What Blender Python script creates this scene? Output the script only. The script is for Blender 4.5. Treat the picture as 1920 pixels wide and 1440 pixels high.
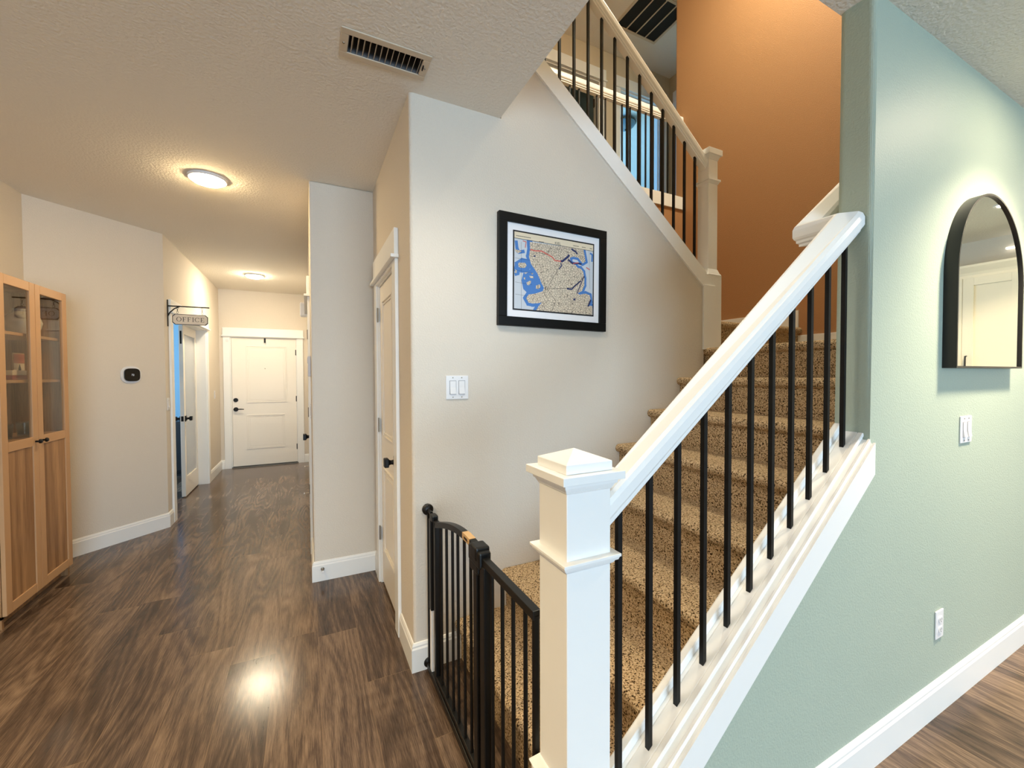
import bpy, bmesh, math, random
import numpy as np
from mathutils import Matrix, Vector
random.seed(7)
for o in list(bpy.data.objects): bpy.data.objects.remove(o)
SC = bpy.context.scene
COL = SC.collection
PI = math.pi

# ------------------------------------------------------------------ camera
cam_d = bpy.data.cameras.new('camera'); cam = bpy.data.objects.new('camera', cam_d); COL.objects.link(cam)
cam_d.sensor_width = 36.0; cam_d.lens = 779.61/1920*36.0; cam_d.clip_start = 0.05
FW = Vector((0.44267467, 0.89642787, -0.02135891)); RT = Vector((0.8965862, -0.44285036, -0.00409189)); UP = Vector((0.01312689, 0.01733873, 0.9997635))
cam.matrix_world = Matrix(((RT.x, UP.x, -FW.x, 0), (RT.y, UP.y, -FW.y, 0), (RT.z, UP.z, -FW.z, 1.42), (0, 0, 0, 1)))
SC.camera = cam

# ------------------------------------------------------------------ colour management, world
SC.view_settings.view_transform = 'Standard'; SC.view_settings.look = 'None'
SC.view_settings.gamma = 1.0; SC.view_settings.exposure = 0.12; SC.view_settings.use_curve_mapping = False
try:
    SC.cycles.use_denoising = True; SC.cycles.max_bounces = 10; SC.cycles.diffuse_bounces = 6; SC.cycles.glossy_bounces = 4
    SC.cycles.transmission_bounces = 6; SC.cycles.caustics_reflective = False; SC.cycles.caustics_refractive = False
    SC.cycles.sample_clamp_indirect = 6.0
except Exception: pass
W = bpy.data.worlds.new('world'); SC.world = W; W.use_nodes = True
bg = W.node_tree.nodes['Background']; bg.inputs[0].default_value = (0.62, 0.78, 1.0, 1); bg.inputs[1].default_value = 0.4

def area_light(name, loc, aim, sx, sy, power, col, spread=180):
    d = bpy.data.lights.new(name, 'AREA'); d.shape = 'RECTANGLE'; d.size = sx; d.size_y = sy; d.energy = power; d.color = col
    d.spread = math.radians(spread)
    o = bpy.data.objects.new(name, d); COL.objects.link(o); o.location = loc
    o.rotation_euler = (Vector(aim)-Vector(loc)).to_track_quat('-Z', 'Y').to_euler(); return o
LT = dict(      # power, colour of every light
    day=(445, (0.55, 0.78, 1.0)), office=(80, (0.50, 0.76, 1.0)), bedroom=(330, (0.36, 0.68, 1.0)),
    hall=(23, (1.0, 0.74, 0.40)), hall2=(36, (1.0, 0.85, 0.60)), stair=(100, (1.0, 0.94, 0.72)),
    spot=(560, (1.0, 0.82, 0.58)), down=(215, (1.0, 0.75, 0.40)), down2=(70, (1.0, 0.94, 0.82)), kitchen=(480, (1.0, 0.84, 0.58)))
area_light('window_daylight', (0.5, -7.02, 1.25), (0.5, 0, 1.1), 4.2, 2.0, *LT['day'])
area_light('office_daylight', (-3.3, 6.0, 1.6), (-1.9, 8.6, 1.5), 1.6, 1.4, *LT['office'])
area_light('bedroom_daylight', (5.7, 6.3, 4.5), (4.6, 7.4, 4.3), 1.2, 1.3, *LT['bedroom'])

# ------------------------------------------------------------------ materials
def lin(c): return tuple(((v/255)/12.92 if v/255 <= 0.04045 else ((v/255+0.055)/1.055)**2.4) for v in c)+(1.0,)
def mat(name, rgb, rough=0.5, metal=0.0, spec=0.5):
    m = bpy.data.materials.new(name); m.use_nodes = True; b = m.node_tree.nodes['Principled BSDF']
    b.inputs['Base Color'].default_value = lin(rgb); b.inputs['Roughness'].default_value = rough
    b.inputs['Metallic'].default_value = metal; b.inputs['Specular IOR Level'].default_value = spec
    return m
def nd(m, t, **kw):
    n = m.node_tree.nodes.new(t)
    for k, v in kw.items(): setattr(n, k, v)
    return n
def lk(m, a, b): m.node_tree.links.new(a, b)
def coords(m, kind='Object'): return nd(m, 'ShaderNodeTexCoord').outputs[kind]
def geom_pos(m): return nd(m, 'ShaderNodeNewGeometry').outputs['Position']
def add_bump(m, scale, strength, dist=0.004, detail=3.0, stretch=None):
    b = m.node_tree.nodes['Principled BSDF']
    n = nd(m, 'ShaderNodeTexNoise'); n.inputs['Scale'].default_value = scale; n.inputs['Detail'].default_value = detail
    lk(m, geom_pos(m), n.inputs['Vector'])
    bp = nd(m, 'ShaderNodeBump'); bp.inputs['Strength'].default_value = strength; bp.inputs['Distance'].default_value = dist
    lk(m, n.outputs['Fac'], bp.inputs['Height']); lk(m, bp.outputs['Normal'], b.inputs['Normal']); return bp
def paint(name, rgb, scale=150, strength=0.6, rough=0.75, spec=0.3):
    m = mat(name, rgb, rough, 0, spec); add_bump(m, scale, strength); return m
M_wall = paint('greige_paint', (217, 208, 195))
M_ceil = paint('knockdown_ceiling', (233, 228, 219), 75, 1.0, 0.9, 0.1)
M_green = paint('sage_paint', (167, 180, 166), 150, 0.38, 0.5, 0.45)
M_orange = paint('terracotta_paint', (174, 130, 90), 150, 0.6, 0.6, 0.3)
M_hallup = paint('upper_hall_paint', (205, 190, 165))
M_bluelit = paint('daylight_blue_wall', (150, 190, 215))  # blue of the window daylight is put into the wall colour
M_grey = paint('grey_room_paint', (150, 160, 170))
M_trim = mat('white_trim', (236, 236, 234), 0.34, 0, 0.5)
M_door = mat('white_door', (236, 230, 220), 0.35, 0, 0.5)
M_black = mat('black_metal', (7, 7, 7), 0.5, 0.0, 0.3)
M_gate = mat('black_gate', (8, 7, 6), 0.4, 0.0, 0.4)
M_plate = mat('white_plastic', (228, 227, 228), 0.35)
M_seam_shade = mat('switch_gap_shade', (150, 150, 156), 0.6)  # grey stands in for the shadow gap around each rocker
M_silver = mat('brushed_nickel', (150, 140, 125), 0.35, 1.0)
M_bronze = mat('bronze_hinge', (95, 85, 72), 0.4, 0.8)
M_dark = mat('dark_void', (12, 11, 10), 0.8)
M_duct = mat('duct_metal', (120, 122, 125), 0.5, 0.6)
M_vent = mat('vent_paint', (205, 190, 168), 0.5)
M_furn = mat('dark_furniture', (26, 28, 32), 0.5)
M_ink = mat('black_ink', (22, 18, 22), 0.6)
M_matb = mat('mat_board', (236, 236, 240), 0.8)
M_sea = mat('map_sea', (196, 203, 212), 0.7); M_coast = mat('map_coast', (70, 122, 190), 0.7); M_navy = mat('map_navy', (28, 42, 92), 0.7)
M_cream = mat('map_paper', (226, 212, 186), 0.7); M_red = mat('map_red', (205, 95, 85), 0.7)
M_sign = mat('sign_board', (212, 200, 184), 0.6)
M_tan = mat('tan_label', (200, 166, 122), 0.6)
M_vase = mat('white_ceramic', (225, 220, 208), 0.25)
M_redbox = mat('red_card', (150, 60, 45), 0.6); M_card = mat('card_paper', (224, 214, 196), 0.6); M_rust = mat('rust_sky', (170, 85, 60), 0.6)
M_screen = mat('thermostat_screen', (6, 6, 8), 0.12)
M_kit = mat('cabinet_white', (238, 230, 212), 0.35)

def emit(name, rgb, s):
    m = bpy.data.materials.new(name); m.use_nodes = True; nt = m.node_tree
    for n in list(nt.nodes): nt.nodes.remove(n)
    e = nt.nodes.new('ShaderNodeEmission'); e.inputs[0].default_value = rgb+(1,); e.inputs[1].default_value = s
    nt.links.new(e.outputs[0], nt.nodes.new('ShaderNodeOutputMaterial').inputs[0]); return m
M_digit = emit('lit_digits', (0.9, 0.95, 1.0), 0.8)

M_mirror = mat('mirror_glass', (225, 225, 220), 0.015, 1.0)
def glass_mat(name, tint, gloss=0.10, rough=0.02):
    m = bpy.data.materials.new(name); m.use_nodes = True; nt = m.node_tree
    for n in list(nt.nodes): nt.nodes.remove(n)
    t = nt.nodes.new('ShaderNodeBsdfTransparent'); t.inputs[0].default_value = tint
    g = nt.nodes.new('ShaderNodeBsdfGlossy'); g.inputs['Roughness'].default_value = rough
    mx = nt.nodes.new('ShaderNodeMixShader'); fr = nt.nodes.new('ShaderNodeFresnel'); fr.inputs[0].default_value = 1.5
    ad = nt.nodes.new('ShaderNodeMath'); ad.operation = 'ADD'; ad.inputs[1].default_value = gloss; ad.use_clamp = True
    nt.links.new(fr.outputs[0], ad.inputs[0]); ge = nt.nodes.new('ShaderNodeNewGeometry'); sb = nt.nodes.new('ShaderNodeMath'); sb.operation = 'SUBTRACT'; sb.inputs[0].default_value = 1.0; nt.links.new(ge.outputs['Backfacing'], sb.inputs[1])
    ml = nt.nodes.new('ShaderNodeMath'); ml.operation = 'MULTIPLY'; nt.links.new(ad.outputs[0], ml.inputs[0]); nt.links.new(sb.outputs[0], ml.inputs[1]); nt.links.new(ml.outputs[0], mx.inputs[0]); nt.links.new(t.outputs[0], mx.inputs[1]); nt.links.new(g.outputs[0], mx.inputs[2])
    nt.links.new(mx.outputs[0], nt.nodes.new('ShaderNodeOutputMaterial').inputs[0]); return m
M_cabglass = glass_mat('cabinet_glass', (0.90, 0.88, 0.84, 1), 0.015)
M_tumbler = glass_mat('tumbler_glass', (0.95, 0.96, 0.96, 1), 0.04)
M_paleglass = mat('office_door_glass', (176, 180, 184), 0.18, 0.0, 0.8)  # opaque pale grey, slightly glossy pane

def oak():
    m = mat('oak_veneer', (200, 156, 108), 0.45, 0, 0.35); b = m.node_tree.nodes['Principled BSDF']
    mp = nd(m, 'ShaderNodeMapping'); mp.inputs['Scale'].default_value = (9, 9, 0.55); lk(m, geom_pos(m), mp.inputs['Vector'])
    n = nd(m, 'ShaderNodeTexNoise'); n.inputs['Scale'].default_value = 2.2; n.inputs['Detail'].default_value = 6; lk(m, mp.outputs[0], n.inputs['Vector'])
    mp2 = nd(m, 'ShaderNodeMapping'); mp2.inputs['Scale'].default_value = (160, 160, 6); lk(m, geom_pos(m), mp2.inputs['Vector'])
    n2 = nd(m, 'ShaderNodeTexNoise'); n2.inputs['Scale'].default_value = 1.5; n2.inputs['Detail'].default_value = 3; lk(m, mp2.outputs[0], n2.inputs['Vector'])
    r = nd(m, 'ShaderNodeValToRGB'); e = r.color_ramp.elements
    e[0].position = 0.3; e[0].color = lin((132, 94, 60)); e[1].position = 0.7; e[1].color = lin((188, 146, 102)); lk(m, n.outputs['Fac'], r.inputs[0])
    mx = nd(m, 'ShaderNodeMix', data_type='RGBA', blend_type='MULTIPLY'); mx.inputs[0].default_value = 0.35
    r2 = nd(m, 'ShaderNodeValToRGB'); r2.color_ramp.elements[0].position = 0.35; r2.color_ramp.elements[0].color = (0.45, 0.4, 0.34, 1); r2.color_ramp.elements[1].position = 0.6
    lk(m, n2.outputs['Fac'], r2.inputs[0]); lk(m, r.outputs[0], mx.inputs[6]); lk(m, r2.outputs[0], mx.inputs[7]); lk(m, mx.outputs[2], b.inputs['Base Color'])
    return m
M_oak = oak()
M_oakl = mat('oak_edge', (190, 150, 110), 0.45, 0, 0.35)

def carpet():
    m = mat('carpet', (190, 160, 122), 0.95, 0, 0.05); b = m.node_tree.nodes['Principled BSDF']
    mp = nd(m, 'ShaderNodeMapping'); mp.inputs['Rotation'].default_value = (0.7, 0.4, 0.9); mp.inputs['Location'].default_value = (3.137, 1.713, 2.291); lk(m, geom_pos(m), mp.inputs['Vector'])
    n = nd(m, 'ShaderNodeTexNoise'); n.inputs['Scale'].default_value = 158; n.inputs['Detail'].default_value = 2.0; n.inputs['Roughness'].default_value = 0.6; lk(m, mp.outputs[0], n.inputs['Vector'])
    r = nd(m, 'ShaderNodeValToRGB'); e = r.color_ramp.elements
    e[0].position = 0.385; e[0].color = lin((52, 38, 26)); e[1].position = 0.64; e[1].color = lin((222, 198, 164))
    k = e.new(0.455); k.color = lin((190, 160, 122)); lk(m, n.outputs['Fac'], r.inputs[0]); lk(m, r.outputs[0], b.inputs['Base Color'])
    n2 = nd(m, 'ShaderNodeTexNoise'); n2.inputs['Scale'].default_value = 143; n2.inputs['Detail'].default_value = 4; lk(m, mp.outputs[0], n2.inputs['Vector'])
    bp = nd(m, 'ShaderNodeBump'); bp.inputs['Strength'].default_value = 1.0; bp.inputs['Distance'].default_value = 0.012
    lk(m, n2.outputs['Fac'], bp.inputs['Height']); lk(m, bp.outputs[0], b.inputs['Normal']); return m
M_carpet = carpet()

def planks():
    m = mat('laminate_planks', (110, 84, 66), 0.3, 0, 0.5); b = m.node_tree.nodes['Principled BSDF']
    def mth(op, a, c=None, d=None):
        n = nd(m, 'ShaderNodeMath', operation=op)
        for i, v in enumerate((a, c, d)):
            if v is None: continue
            if isinstance(v, (int, float)): n.inputs[i].default_value = v
            else: lk(m, v, n.inputs[i])
        return n.outputs[0]
    PW, PL = 0.197, 1.28
    sp = nd(m, 'ShaderNodeSeparateXYZ'); lk(m, geom_pos(m), sp.inputs[0])
    xs = mth('DIVIDE', mth('ADD', sp.outputs[0], 0.159+PW*40), PW); xi = mth('FLOOR', xs); xf = mth('FRACT', xs)
    wn = nd(m, 'ShaderNodeTexWhiteNoise', noise_dimensions='1D'); lk(m, xi, wn.inputs['W'])
    ys = mth('DIVIDE', mth('ADD', sp.outputs[1], mth('ADD', mth('MULTIPLY', wn.outputs['Value'], PL), 60.0)), PL); yi = mth('FLOOR', ys); yf = mth('FRACT', ys)
    cb = nd(m, 'ShaderNodeCombineXYZ'); lk(m, xi, cb.inputs[0]); lk(m, yi, cb.inputs[1])
    w2 = nd(m, 'ShaderNodeTexWhiteNoise', noise_dimensions='2D'); lk(m, cb.outputs[0], w2.inputs['Vector'])
    # grain coordinates, shifted per plank
    off = nd(m, 'ShaderNodeVectorMath', operation='SCALE'); lk(m, w2.outputs['Color'], off.inputs[0]); off.inputs['Scale'].default_value = 37.0
    ad = nd(m, 'ShaderNodeVectorMath', operation='ADD'); lk(m, geom_pos(m), ad.inputs[0]); lk(m, off.outputs[0], ad.inputs[1])
    mp = nd(m, 'ShaderNodeMapping'); mp.inputs['Scale'].default_value = (1.0, 0.12, 1.0); lk(m, ad.outputs[0], mp.inputs['Vector'])
    wv = nd(m, 'ShaderNodeTexNoise'); wv.inputs['Scale'].default_value = 6.0; wv.inputs['Detail'].default_value = 1.0; lk(m, mp.outputs[0], wv.inputs['Vector'])
    rings = mth('FRACT', mth('MULTIPLY', wv.outputs['Fac'], 13.0)); ring = mth('ABSOLUTE', mth('SUBTRACT', rings, 0.5))
    mp2 = nd(m, 'ShaderNodeMapping'); mp2.inputs['Scale'].default_value = (170, 7.0, 1); lk(m, ad.outputs[0], mp2.inputs['Vector'])
    fine = nd(m, 'ShaderNodeTexNoise'); fine.inputs['Scale'].default_value = 1.6; fine.inputs['Detail'].default_value = 5; fine.inputs['Roughness'].default_value = 0.7; lk(m, mp2.outputs[0], fine.inputs['Vector'])
    mp3 = nd(m, 'ShaderNodeMapping'); mp3.inputs['Scale'].default_value = (5.0, 1.1, 1); lk(m, ad.outputs[0], mp3.inputs['Vector'])
    big = nd(m, 'ShaderNodeTexNoise'); big.inputs['Scale'].default_value = 1.6; big.inputs['Detail'].default_value = 3; lk(m, mp3.outputs[0], big.inputs['Vector'])
    t = mth('ADD', mth('MULTIPLY', ring, 0.26), mth('ADD', mth('MULTIPLY', fine.outputs['Fac'], 0.66), mth('ADD', mth('MULTIPLY', big.outputs['Fac'], 0.46), mth('MULTIPLY', w2.outputs['Value'], 0.13))))
    r = nd(m, 'ShaderNodeValToRGB'); e = r.color_ramp.elements
    e[0].position = 0.445; e[0].color = lin((40, 32, 27)); e[1].position = 0.90; e[1].color = lin((136, 114, 95))
    k = e.new(0.66); k.color = lin((84, 68, 57)); lk(m, t, r.inputs[0])
    ex = mth('MINIMUM', xf, mth('SUBTRACT', 1.0, xf)); ey = mth('MULTIPLY', mth('MINIMUM', yf, mth('SUBTRACT', 1.0, yf)), PL/PW)
    edge = mth('LESS_THAN', mth('MINIMUM', ex, ey), 0.008)
    mx = nd(m, 'ShaderNodeMix', data_type='RGBA'); lk(m, mth('MULTIPLY', edge, 0.45), mx.inputs[0]); lk(m, r.outputs[0], mx.inputs[6]); mx.inputs[7].default_value = lin((136, 112, 88))
    lk(m, mx.outputs[2], b.inputs['Base Color'])
    bp = nd(m, 'ShaderNodeBump'); bp.inputs['Strength'].default_value = 0.16; bp.inputs['Distance'].default_value = 0.001; lk(m, mth('ADD', fine.outputs['Fac'], mth('MULTIPLY', ring, 0.6)), bp.inputs['Height']); lk(m, bp.outputs[0], b.inputs['Normal'])
    b.inputs['Roughness'].default_value = 0.17; b.inputs['Specular IOR Level'].default_value = 0.4; return m
M_floor = planks()

def land():
    m = mat('map_land', (226, 212, 190), 0.7); b = m.node_tree.nodes['Principled BSDF']
    v = nd(m, 'ShaderNodeTexVoronoi'); v.feature = 'DISTANCE_TO_EDGE'; v.inputs['Scale'].default_value = 75; lk(m, geom_pos(m), v.inputs['Vector'])
    n = nd(m, 'ShaderNodeTexNoise'); n.inputs['Scale'].default_value = 331; n.inputs['Detail'].default_value = 1; lk(m, geom_pos(m), n.inputs['Vector'])
    a = nd(m, 'ShaderNodeMath', operation='LESS_THAN'); lk(m, v.outputs['Distance'], a.inputs[0]); a.inputs[1].default_value = 0.05
    c = nd(m, 'ShaderNodeMath', operation='LESS_THAN'); lk(m, n.outputs['Fac'], c.inputs[0]); c.inputs[1].default_value = 0.43
    d = nd(m, 'ShaderNodeMath', operation='MAXIMUM'); lk(m, a.outputs[0], d.inputs[0]); lk(m, c.outputs[0], d.inputs[1])
    s = nd(m, 'ShaderNodeMath', operation='MULTIPLY'); lk(m, d.outputs[0], s.inputs[0]); s.inputs[1].default_value = 0.8
    mx = nd(m, 'ShaderNodeMix', data_type='RGBA'); lk(m, s.outputs[0], mx.inputs[0]); mx.inputs[6].default_value = lin((226, 212, 190)); mx.inputs[7].default_value = lin((60, 48, 46))
    lk(m, mx.outputs[2], b.inputs['Base Color']); return m
M_land = land()

# ------------------------------------------------------------------ mesh helpers
class MB:
    def __init__(s): s.v = []; s.f = []; s.mi = []; s.cur = 0; s.T = Matrix.Identity(4)
    def add(s, vs, fs):
        n = len(s.v); s.v += [tuple(s.T @ Vector(p)) for p in vs]
        for f in fs: s.f.append([n+i for i in f]); s.mi.append(s.cur)
        return s
    def box(s, x0, x1, y0, y1, z0, z1):
        vs = [(x, y, z) for z in (z0, z1) for y in (y0, y1) for x in (x0, x1)]
        return s.add(vs, [(0, 2, 3, 1), (4, 5, 7, 6), (0, 1, 5, 4), (2, 6, 7, 3), (0, 4, 6, 2), (1, 3, 7, 5)])
    def prism(s, pts, axis, a0, a1):      # polygon pts in the other two axes, extruded along axis
        n = len(pts)
        def P(p, a): return {'x': (a, p[0], p[1]), 'y': (p[0], a, p[1]), 'z': (p[0], p[1], a)}[axis]
        vs = [P(p, a0) for p in pts]+[P(p, a1) for p in pts]
        fs = [tuple(range(n)), tuple(range(2*n-1, n-1, -1))]+[(i, i+n, (i+1) % n+n, (i+1) % n) for i in range(n)]
        return s.add(vs, fs)
    def sweep(s, prof, path, closed=False):   # plumb sweep: prof (o, dz), path 3D points, mitred in plan; o = to the right of travel
        k = len(prof); vs = []
        N = len(path)
        for i, p in enumerate(path):
            p = Vector(p); ds = []
            if i > 0 or closed: ds.append((Vector(path[i])-Vector(path[i-1])).xy.normalized())
            if i < N-1 or closed: ds.append((Vector(path[(i+1) % N])-Vector(path[i])).xy.normalized())
            rs = [Vector((d.y, -d.x)) for d in ds]
            if len(rs) == 1: r = rs[0]
            else:
                r = (rs[0]+rs[1]); r = r/max(1e-6, r.length); r = r/max(0.2, r.dot(rs[0]))
            for o, dz in prof: vs.append((p.x+r.x*o, p.y+r.y*o, p.z+dz))
        fs = []
        for i in range(N if closed else N-1):
            a = i*k; b = ((i+1) % N)*k
            for j in range(k): fs.append((a+j, a+(j+1) % k, b+(j+1) % k, b+j))
        if not closed: fs += [tuple(range(k-1, -1, -1)), tuple(range((N-1)*k, N*k))]
        return s.add(vs, fs)
    def tube(s, path, r, n=8, cap=True):
        vs = []; N = len(path); prev = None
        for i, p in enumerate(path):
            p = Vector(p); d = (Vector(path[min(i+1, N-1)])-Vector(path[max(i-1, 0)])).normalized()
            u = d.cross(Vector((0, 0, 1)) if abs(d.z) < 0.95 else Vector((1, 0, 0))).normalized()
            if prev is not None and prev.dot(u) < 0: u = -u
            prev = u; w = d.cross(u); rr = r[i] if isinstance(r, (list, tuple)) else r
            for j in range(n): a = 2*PI*(j+0.5)/n; vs.append(tuple(p+u*math.cos(a)*rr+w*math.sin(a)*rr))
        fs = [(i*n+j, i*n+(j+1) % n, (i+1)*n+(j+1) % n, (i+1)*n+j) for i in range(N-1) for j in range(n)]
        if cap: fs += [tuple(range(n-1, -1, -1)), tuple(range((N-1)*n, N*n))]
        return s.add(vs, fs)
    def lathe(s, prof, c=(0, 0, 0), axis='z', n=32, sx=1.0, sy=1.0):   # prof (r, h)
        vs = []
        for r, h in prof:
            for j in range(n):
                a = 2*PI*j/n; x, y = r*math.cos(a)*sx, r*math.sin(a)*sy
                p = {'z': (x, y, h), 'y': (x, h, y), 'x': (h, x, y)}[axis]
                vs.append((c[0]+p[0], c[1]+p[1], c[2]+p[2]))
        k = len(prof)
        fs = [(i*n+j, i*n+(j+1) % n, (i+1)*n+(j+1) % n, (i+1)*n+j) for i in range(k-1) for j in range(n)]
        fs += [tuple(range(n-1, -1, -1)), tuple(range((k-1)*n, k*n))]
        return s.add(vs, fs)
    def sphere(s, c, r, n=12, sc=(1, 1, 1)):
        prof = [(max(1e-4, r*math.sin(PI*i/n)), -r*math.cos(PI*i/n)) for i in range(n+1)]
        vs0 = len(s.v); s.lathe(prof, (0, 0, 0), 'z', n*2)
        for i in range(vs0, len(s.v)):
            p = s.v[i]; s.v[i] = (c[0]+p[0]*sc[0], c[1]+p[1]*sc[1], c[2]+p[2]*sc[2])
        return s

def build(name, mb, mats, parent=None, loc=None, rotz=0.0, smooth=False, bevel=0.0, seg=2, sharp=40):
    me = bpy.data.meshes.new(name); me.from_pydata(mb.v, [], mb.f)
    for m in (mats if isinstance(mats, (list, tuple)) else [mats]): me.materials.append(m)
    me.polygons.foreach_set('material_index', mb.mi)
    bm = bmesh.new(); bm.from_mesh(me); bmesh.ops.recalc_face_normals(bm, faces=bm.faces); bm.to_mesh(me); bm.free()
    if smooth:
        me.polygons.foreach_set('use_smooth', [True]*len(me.polygons))
        try: me.set_sharp_from_angle(angle=math.radians(sharp))
        except Exception: pass
    me.update()
    o = bpy.data.objects.new(name, me); COL.objects.link(o)
    if parent: o.parent = parent
    if loc is not None: o.location = loc
    o.rotation_euler[2] = rotz
    if bevel > 0:
        b = o.modifiers.new('bevel', 'BEVEL'); b.width = bevel; b.segments = seg; b.limit_method = 'ANGLE'; b.angle_limit = math.radians(35)
    return o
def thing(name, label, cat, loc=(0, 0, 0), rotz=0.0, group=None):
    o = bpy.data.objects.new(name, None); o.empty_display_size = 0.05; COL.objects.link(o)
    o.location = loc; o.rotation_euler[2] = rotz; o['label'] = label; o['category'] = cat
    if group: o['group'] = group
    return o
def tag(o, label, cat, group=None):
    o['label'] = label; o['category'] = cat
    if group: o['group'] = group
    return o
def struct(name, mb, m, label=None, cat=None, **kw):
    o = build(name, mb, m, **kw); o['kind'] = 'structure'
    if label: o['label'] = label; o['category'] = cat or name.split('_')[0]
    return o
def clone(o, name=None):          # a thing and its parts
    c = o.copy(); COL.objects.link(c)
    for ch in list(o.children):
        d = ch.copy(); COL.objects.link(d); d.parent = c
        for g in list(ch.children):
            e = g.copy(); COL.objects.link(e); e.parent = d
    return c
def text_faces(mb, txt, size, x, y, z, align='LEFT'):   # flat lettering in the local xz plane at depth y
    cu = bpy.data.curves.new('lettering', 'FONT'); cu.body = txt; cu.size = size; cu.align_x = align; cu.resolution_u = 3
    o = bpy.data.objects.new('lettering', cu); COL.objects.link(o)
    bpy.context.view_layer.update(); dg = bpy.context.evaluated_depsgraph_get(); me = o.evaluated_get(dg).to_mesh()
    vs = [(x+v.co.x, y, z+v.co.y) for v in me.vertices]; fs = [tuple(p.vertices) for p in me.polygons]
    bpy.data.objects.remove(o); bpy.data.curves.remove(cu)
    mb.add(vs, fs)

# ================================================================== SETTING
XL, XO, YE, XH, YC, XC, YP, YG, XR = -1.83, -1.185, 7.63, 0.03, 3.155, 0.445, 1.975, 0.755, 1.784
CE, UF, UC = 2.745, 3.2, 5.64            # ceiling, upper floor, upper ceiling
XT, Y2, YU = 3.62, 3.18, 4.4             # terracotta wall, guard line, upper hall wall
struct('floor', MB().box(-4.2, 6.2, -7.2, 9.0, -0.12, 0), M_floor, 'brown wood plank floor running down the hall', 'floor')
VX0, VX1, VY0, VY1 = 0.165, 0.457, 1.747, 1.843     # hole for the supply vent
c = MB().box(-4.2, VX0, -7.2, 9.0, CE, CE+0.3).box(VX1, 0.913, -7.2, 9.0, CE, CE+0.3).box(VX0, VX1, -7.2, VY0, CE, CE+0.3).box(VX0, VX1, VY1, 9.0, CE, CE+0.3).box(0.913, 6.2, -7.2, 0.864, CE, CE+0.3)
struct('ceiling', c, M_ceil, 'textured pale ceiling with an opening over the stairs', 'ceiling')

# walls of the ground floor
struct('wall_left', MB().box(XL-0.12, XL, -7.2, 4.285, 0, CE), M_wall, 'pale left wall behind the display cabinet', 'wall')
w = MB(); w.prism([(XL, 4.285), (XO, 4.93), (XO-0.085, 5.015), (XL-0.12, 4.33)], 'z', 0, CE)
struct('wall_angled', w, M_wall, 'angled wall with the thermostat', 'wall')
OY0, OY1, DH = 5.15, 6.69, 2.03
w = MB().box(XO-0.11, XO, 4.93, OY0, 0, CE).box(XO-0.11, XO, OY1, YE, 0, CE).box(XO-0.11, XO, OY0, OY1, DH, CE)
struct('wall_office', w, M_wall, 'left hall wall with the office doorway', 'wall')
FX0, FX1 = -1.045, -0.135
w = MB().box(XO-0.11, FX0, YE, YE+0.15, 0, CE).box(FX1, 0.14, YE, YE+0.15, 0, CE).box(FX0, FX1, YE, YE+0.15, DH, CE)
struct('wall_far', w, M_wall, 'far hall wall around the front door', 'wall')
HY0, HY1 = 3.74, 4.60
w = MB().box(XH, XH+0.11, YC+0.11, HY0, 0, CE).box(XH, XH+0.11, HY1, YE, 0, CE).box(XH, XH+0.11, HY0, HY1, DH, CE)
struct('wall_hall_right', w, M_wall, 'right hall wall seen edge on', 'wall')
struct('wall_closet_end', MB().box(XH, XC+0.11, YC, YC+0.11, 0, CE), M_wall, 'narrow grey wall at the end of the closet recess', 'wall', bevel=0.012)
CY0, CY1 = 2.355, 2.945
w = MB().box(XC, XC+0.11, YP+0.11, CY0, 0, CE).box(XC, XC+0.11, CY1, YC, 0, CE).box(XC, XC+0.11, CY0, CY1, DH, CE)
struct('wall_closet', w, M_wall, 'wall with the closet door', 'wall')
def zst2(X): return 3.115-0.788*(X-1.18)        # top of the half wall under the upper flight
w = MB(); w.prism([(XC, 0), (2.44, 0), (2.44, zst2(2.44)-0.03), (0.92, zst2(0.92)-0.03), (0.92, CE), (XC, CE)], 'y', YP, YP+0.11)
o = struct('wall_stair', w, M_wall, 'pale stair wall with the framed map', 'wall')
bm = bmesh.new(); bm.from_mesh(o.data)
ed = [e for e in bm.edges if all(abs(v.co.x-XC) < 1e-4 and abs(v.co.y-YP) < 1e-4 for v in e.verts)]
bmesh.ops.bevel(bm, geom=ed, offset=0.018, segments=5, affect='EDGES', profile=0.5); bm.to_mesh(o.data); bm.free()
SL = 0.787
def zs(X): return 0.436+SL*(X-0.799)            # top of the shoe plate on the lower stringer
w = MB(); w.prism([(0.63, 0), (6.05, 0), (6.05, CE), (XR, CE), (XR, zs(XR)-0.04), (0.63, zs(0.63)-0.04)], 'y', YG, YG+0.11)
o = struct('wall_green', w, M_green, 'sage green wall with the arched mirror', 'wall')
bm = bmesh.new(); bm.from_mesh(o.data)
ed = [e for e in bm.edges if all(abs(v.co.x-XR) < 1e-4 for v in e.verts) and abs(e.verts[0].co.y-e.verts[1].co.y) < 1e-4]
bmesh.ops.bevel(bm, geom=ed, offset=0.018, segments=5, affect='EDGES', profile=0.5); bm.to_mesh(o.data); bm.free()
struct('wall_right', MB().box(6.05, 6.17, -7.2, 0.87, 0, CE), M_wall, 'pale kitchen wall seen in the mirror', 'wall')
WX0, WX1 = -1.7, 2.7
w = MB().box(-1.95, WX0, -7.2, -7.08, 0, CE).box(WX1, 6.17, -7.2, -7.08, 0, CE).box(WX0, WX1, -7.2, -7.08, 2.4, CE).box(WX0, WX1, -7.2, -7.08, 0, 0.15)
struct('wall_back', w, M_wall, 'back wall with the wide window', 'wall')
f = MB()
for x in (WX0, -0.24, 1.2, WX1-0.06): f.box(x, x+0.06, -7.18, -7.10, 0.15, 2.4)
for z in (0.15, 2.34): f.box(WX0, WX1, -7.18, -7.10, z, z+0.06)
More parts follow.
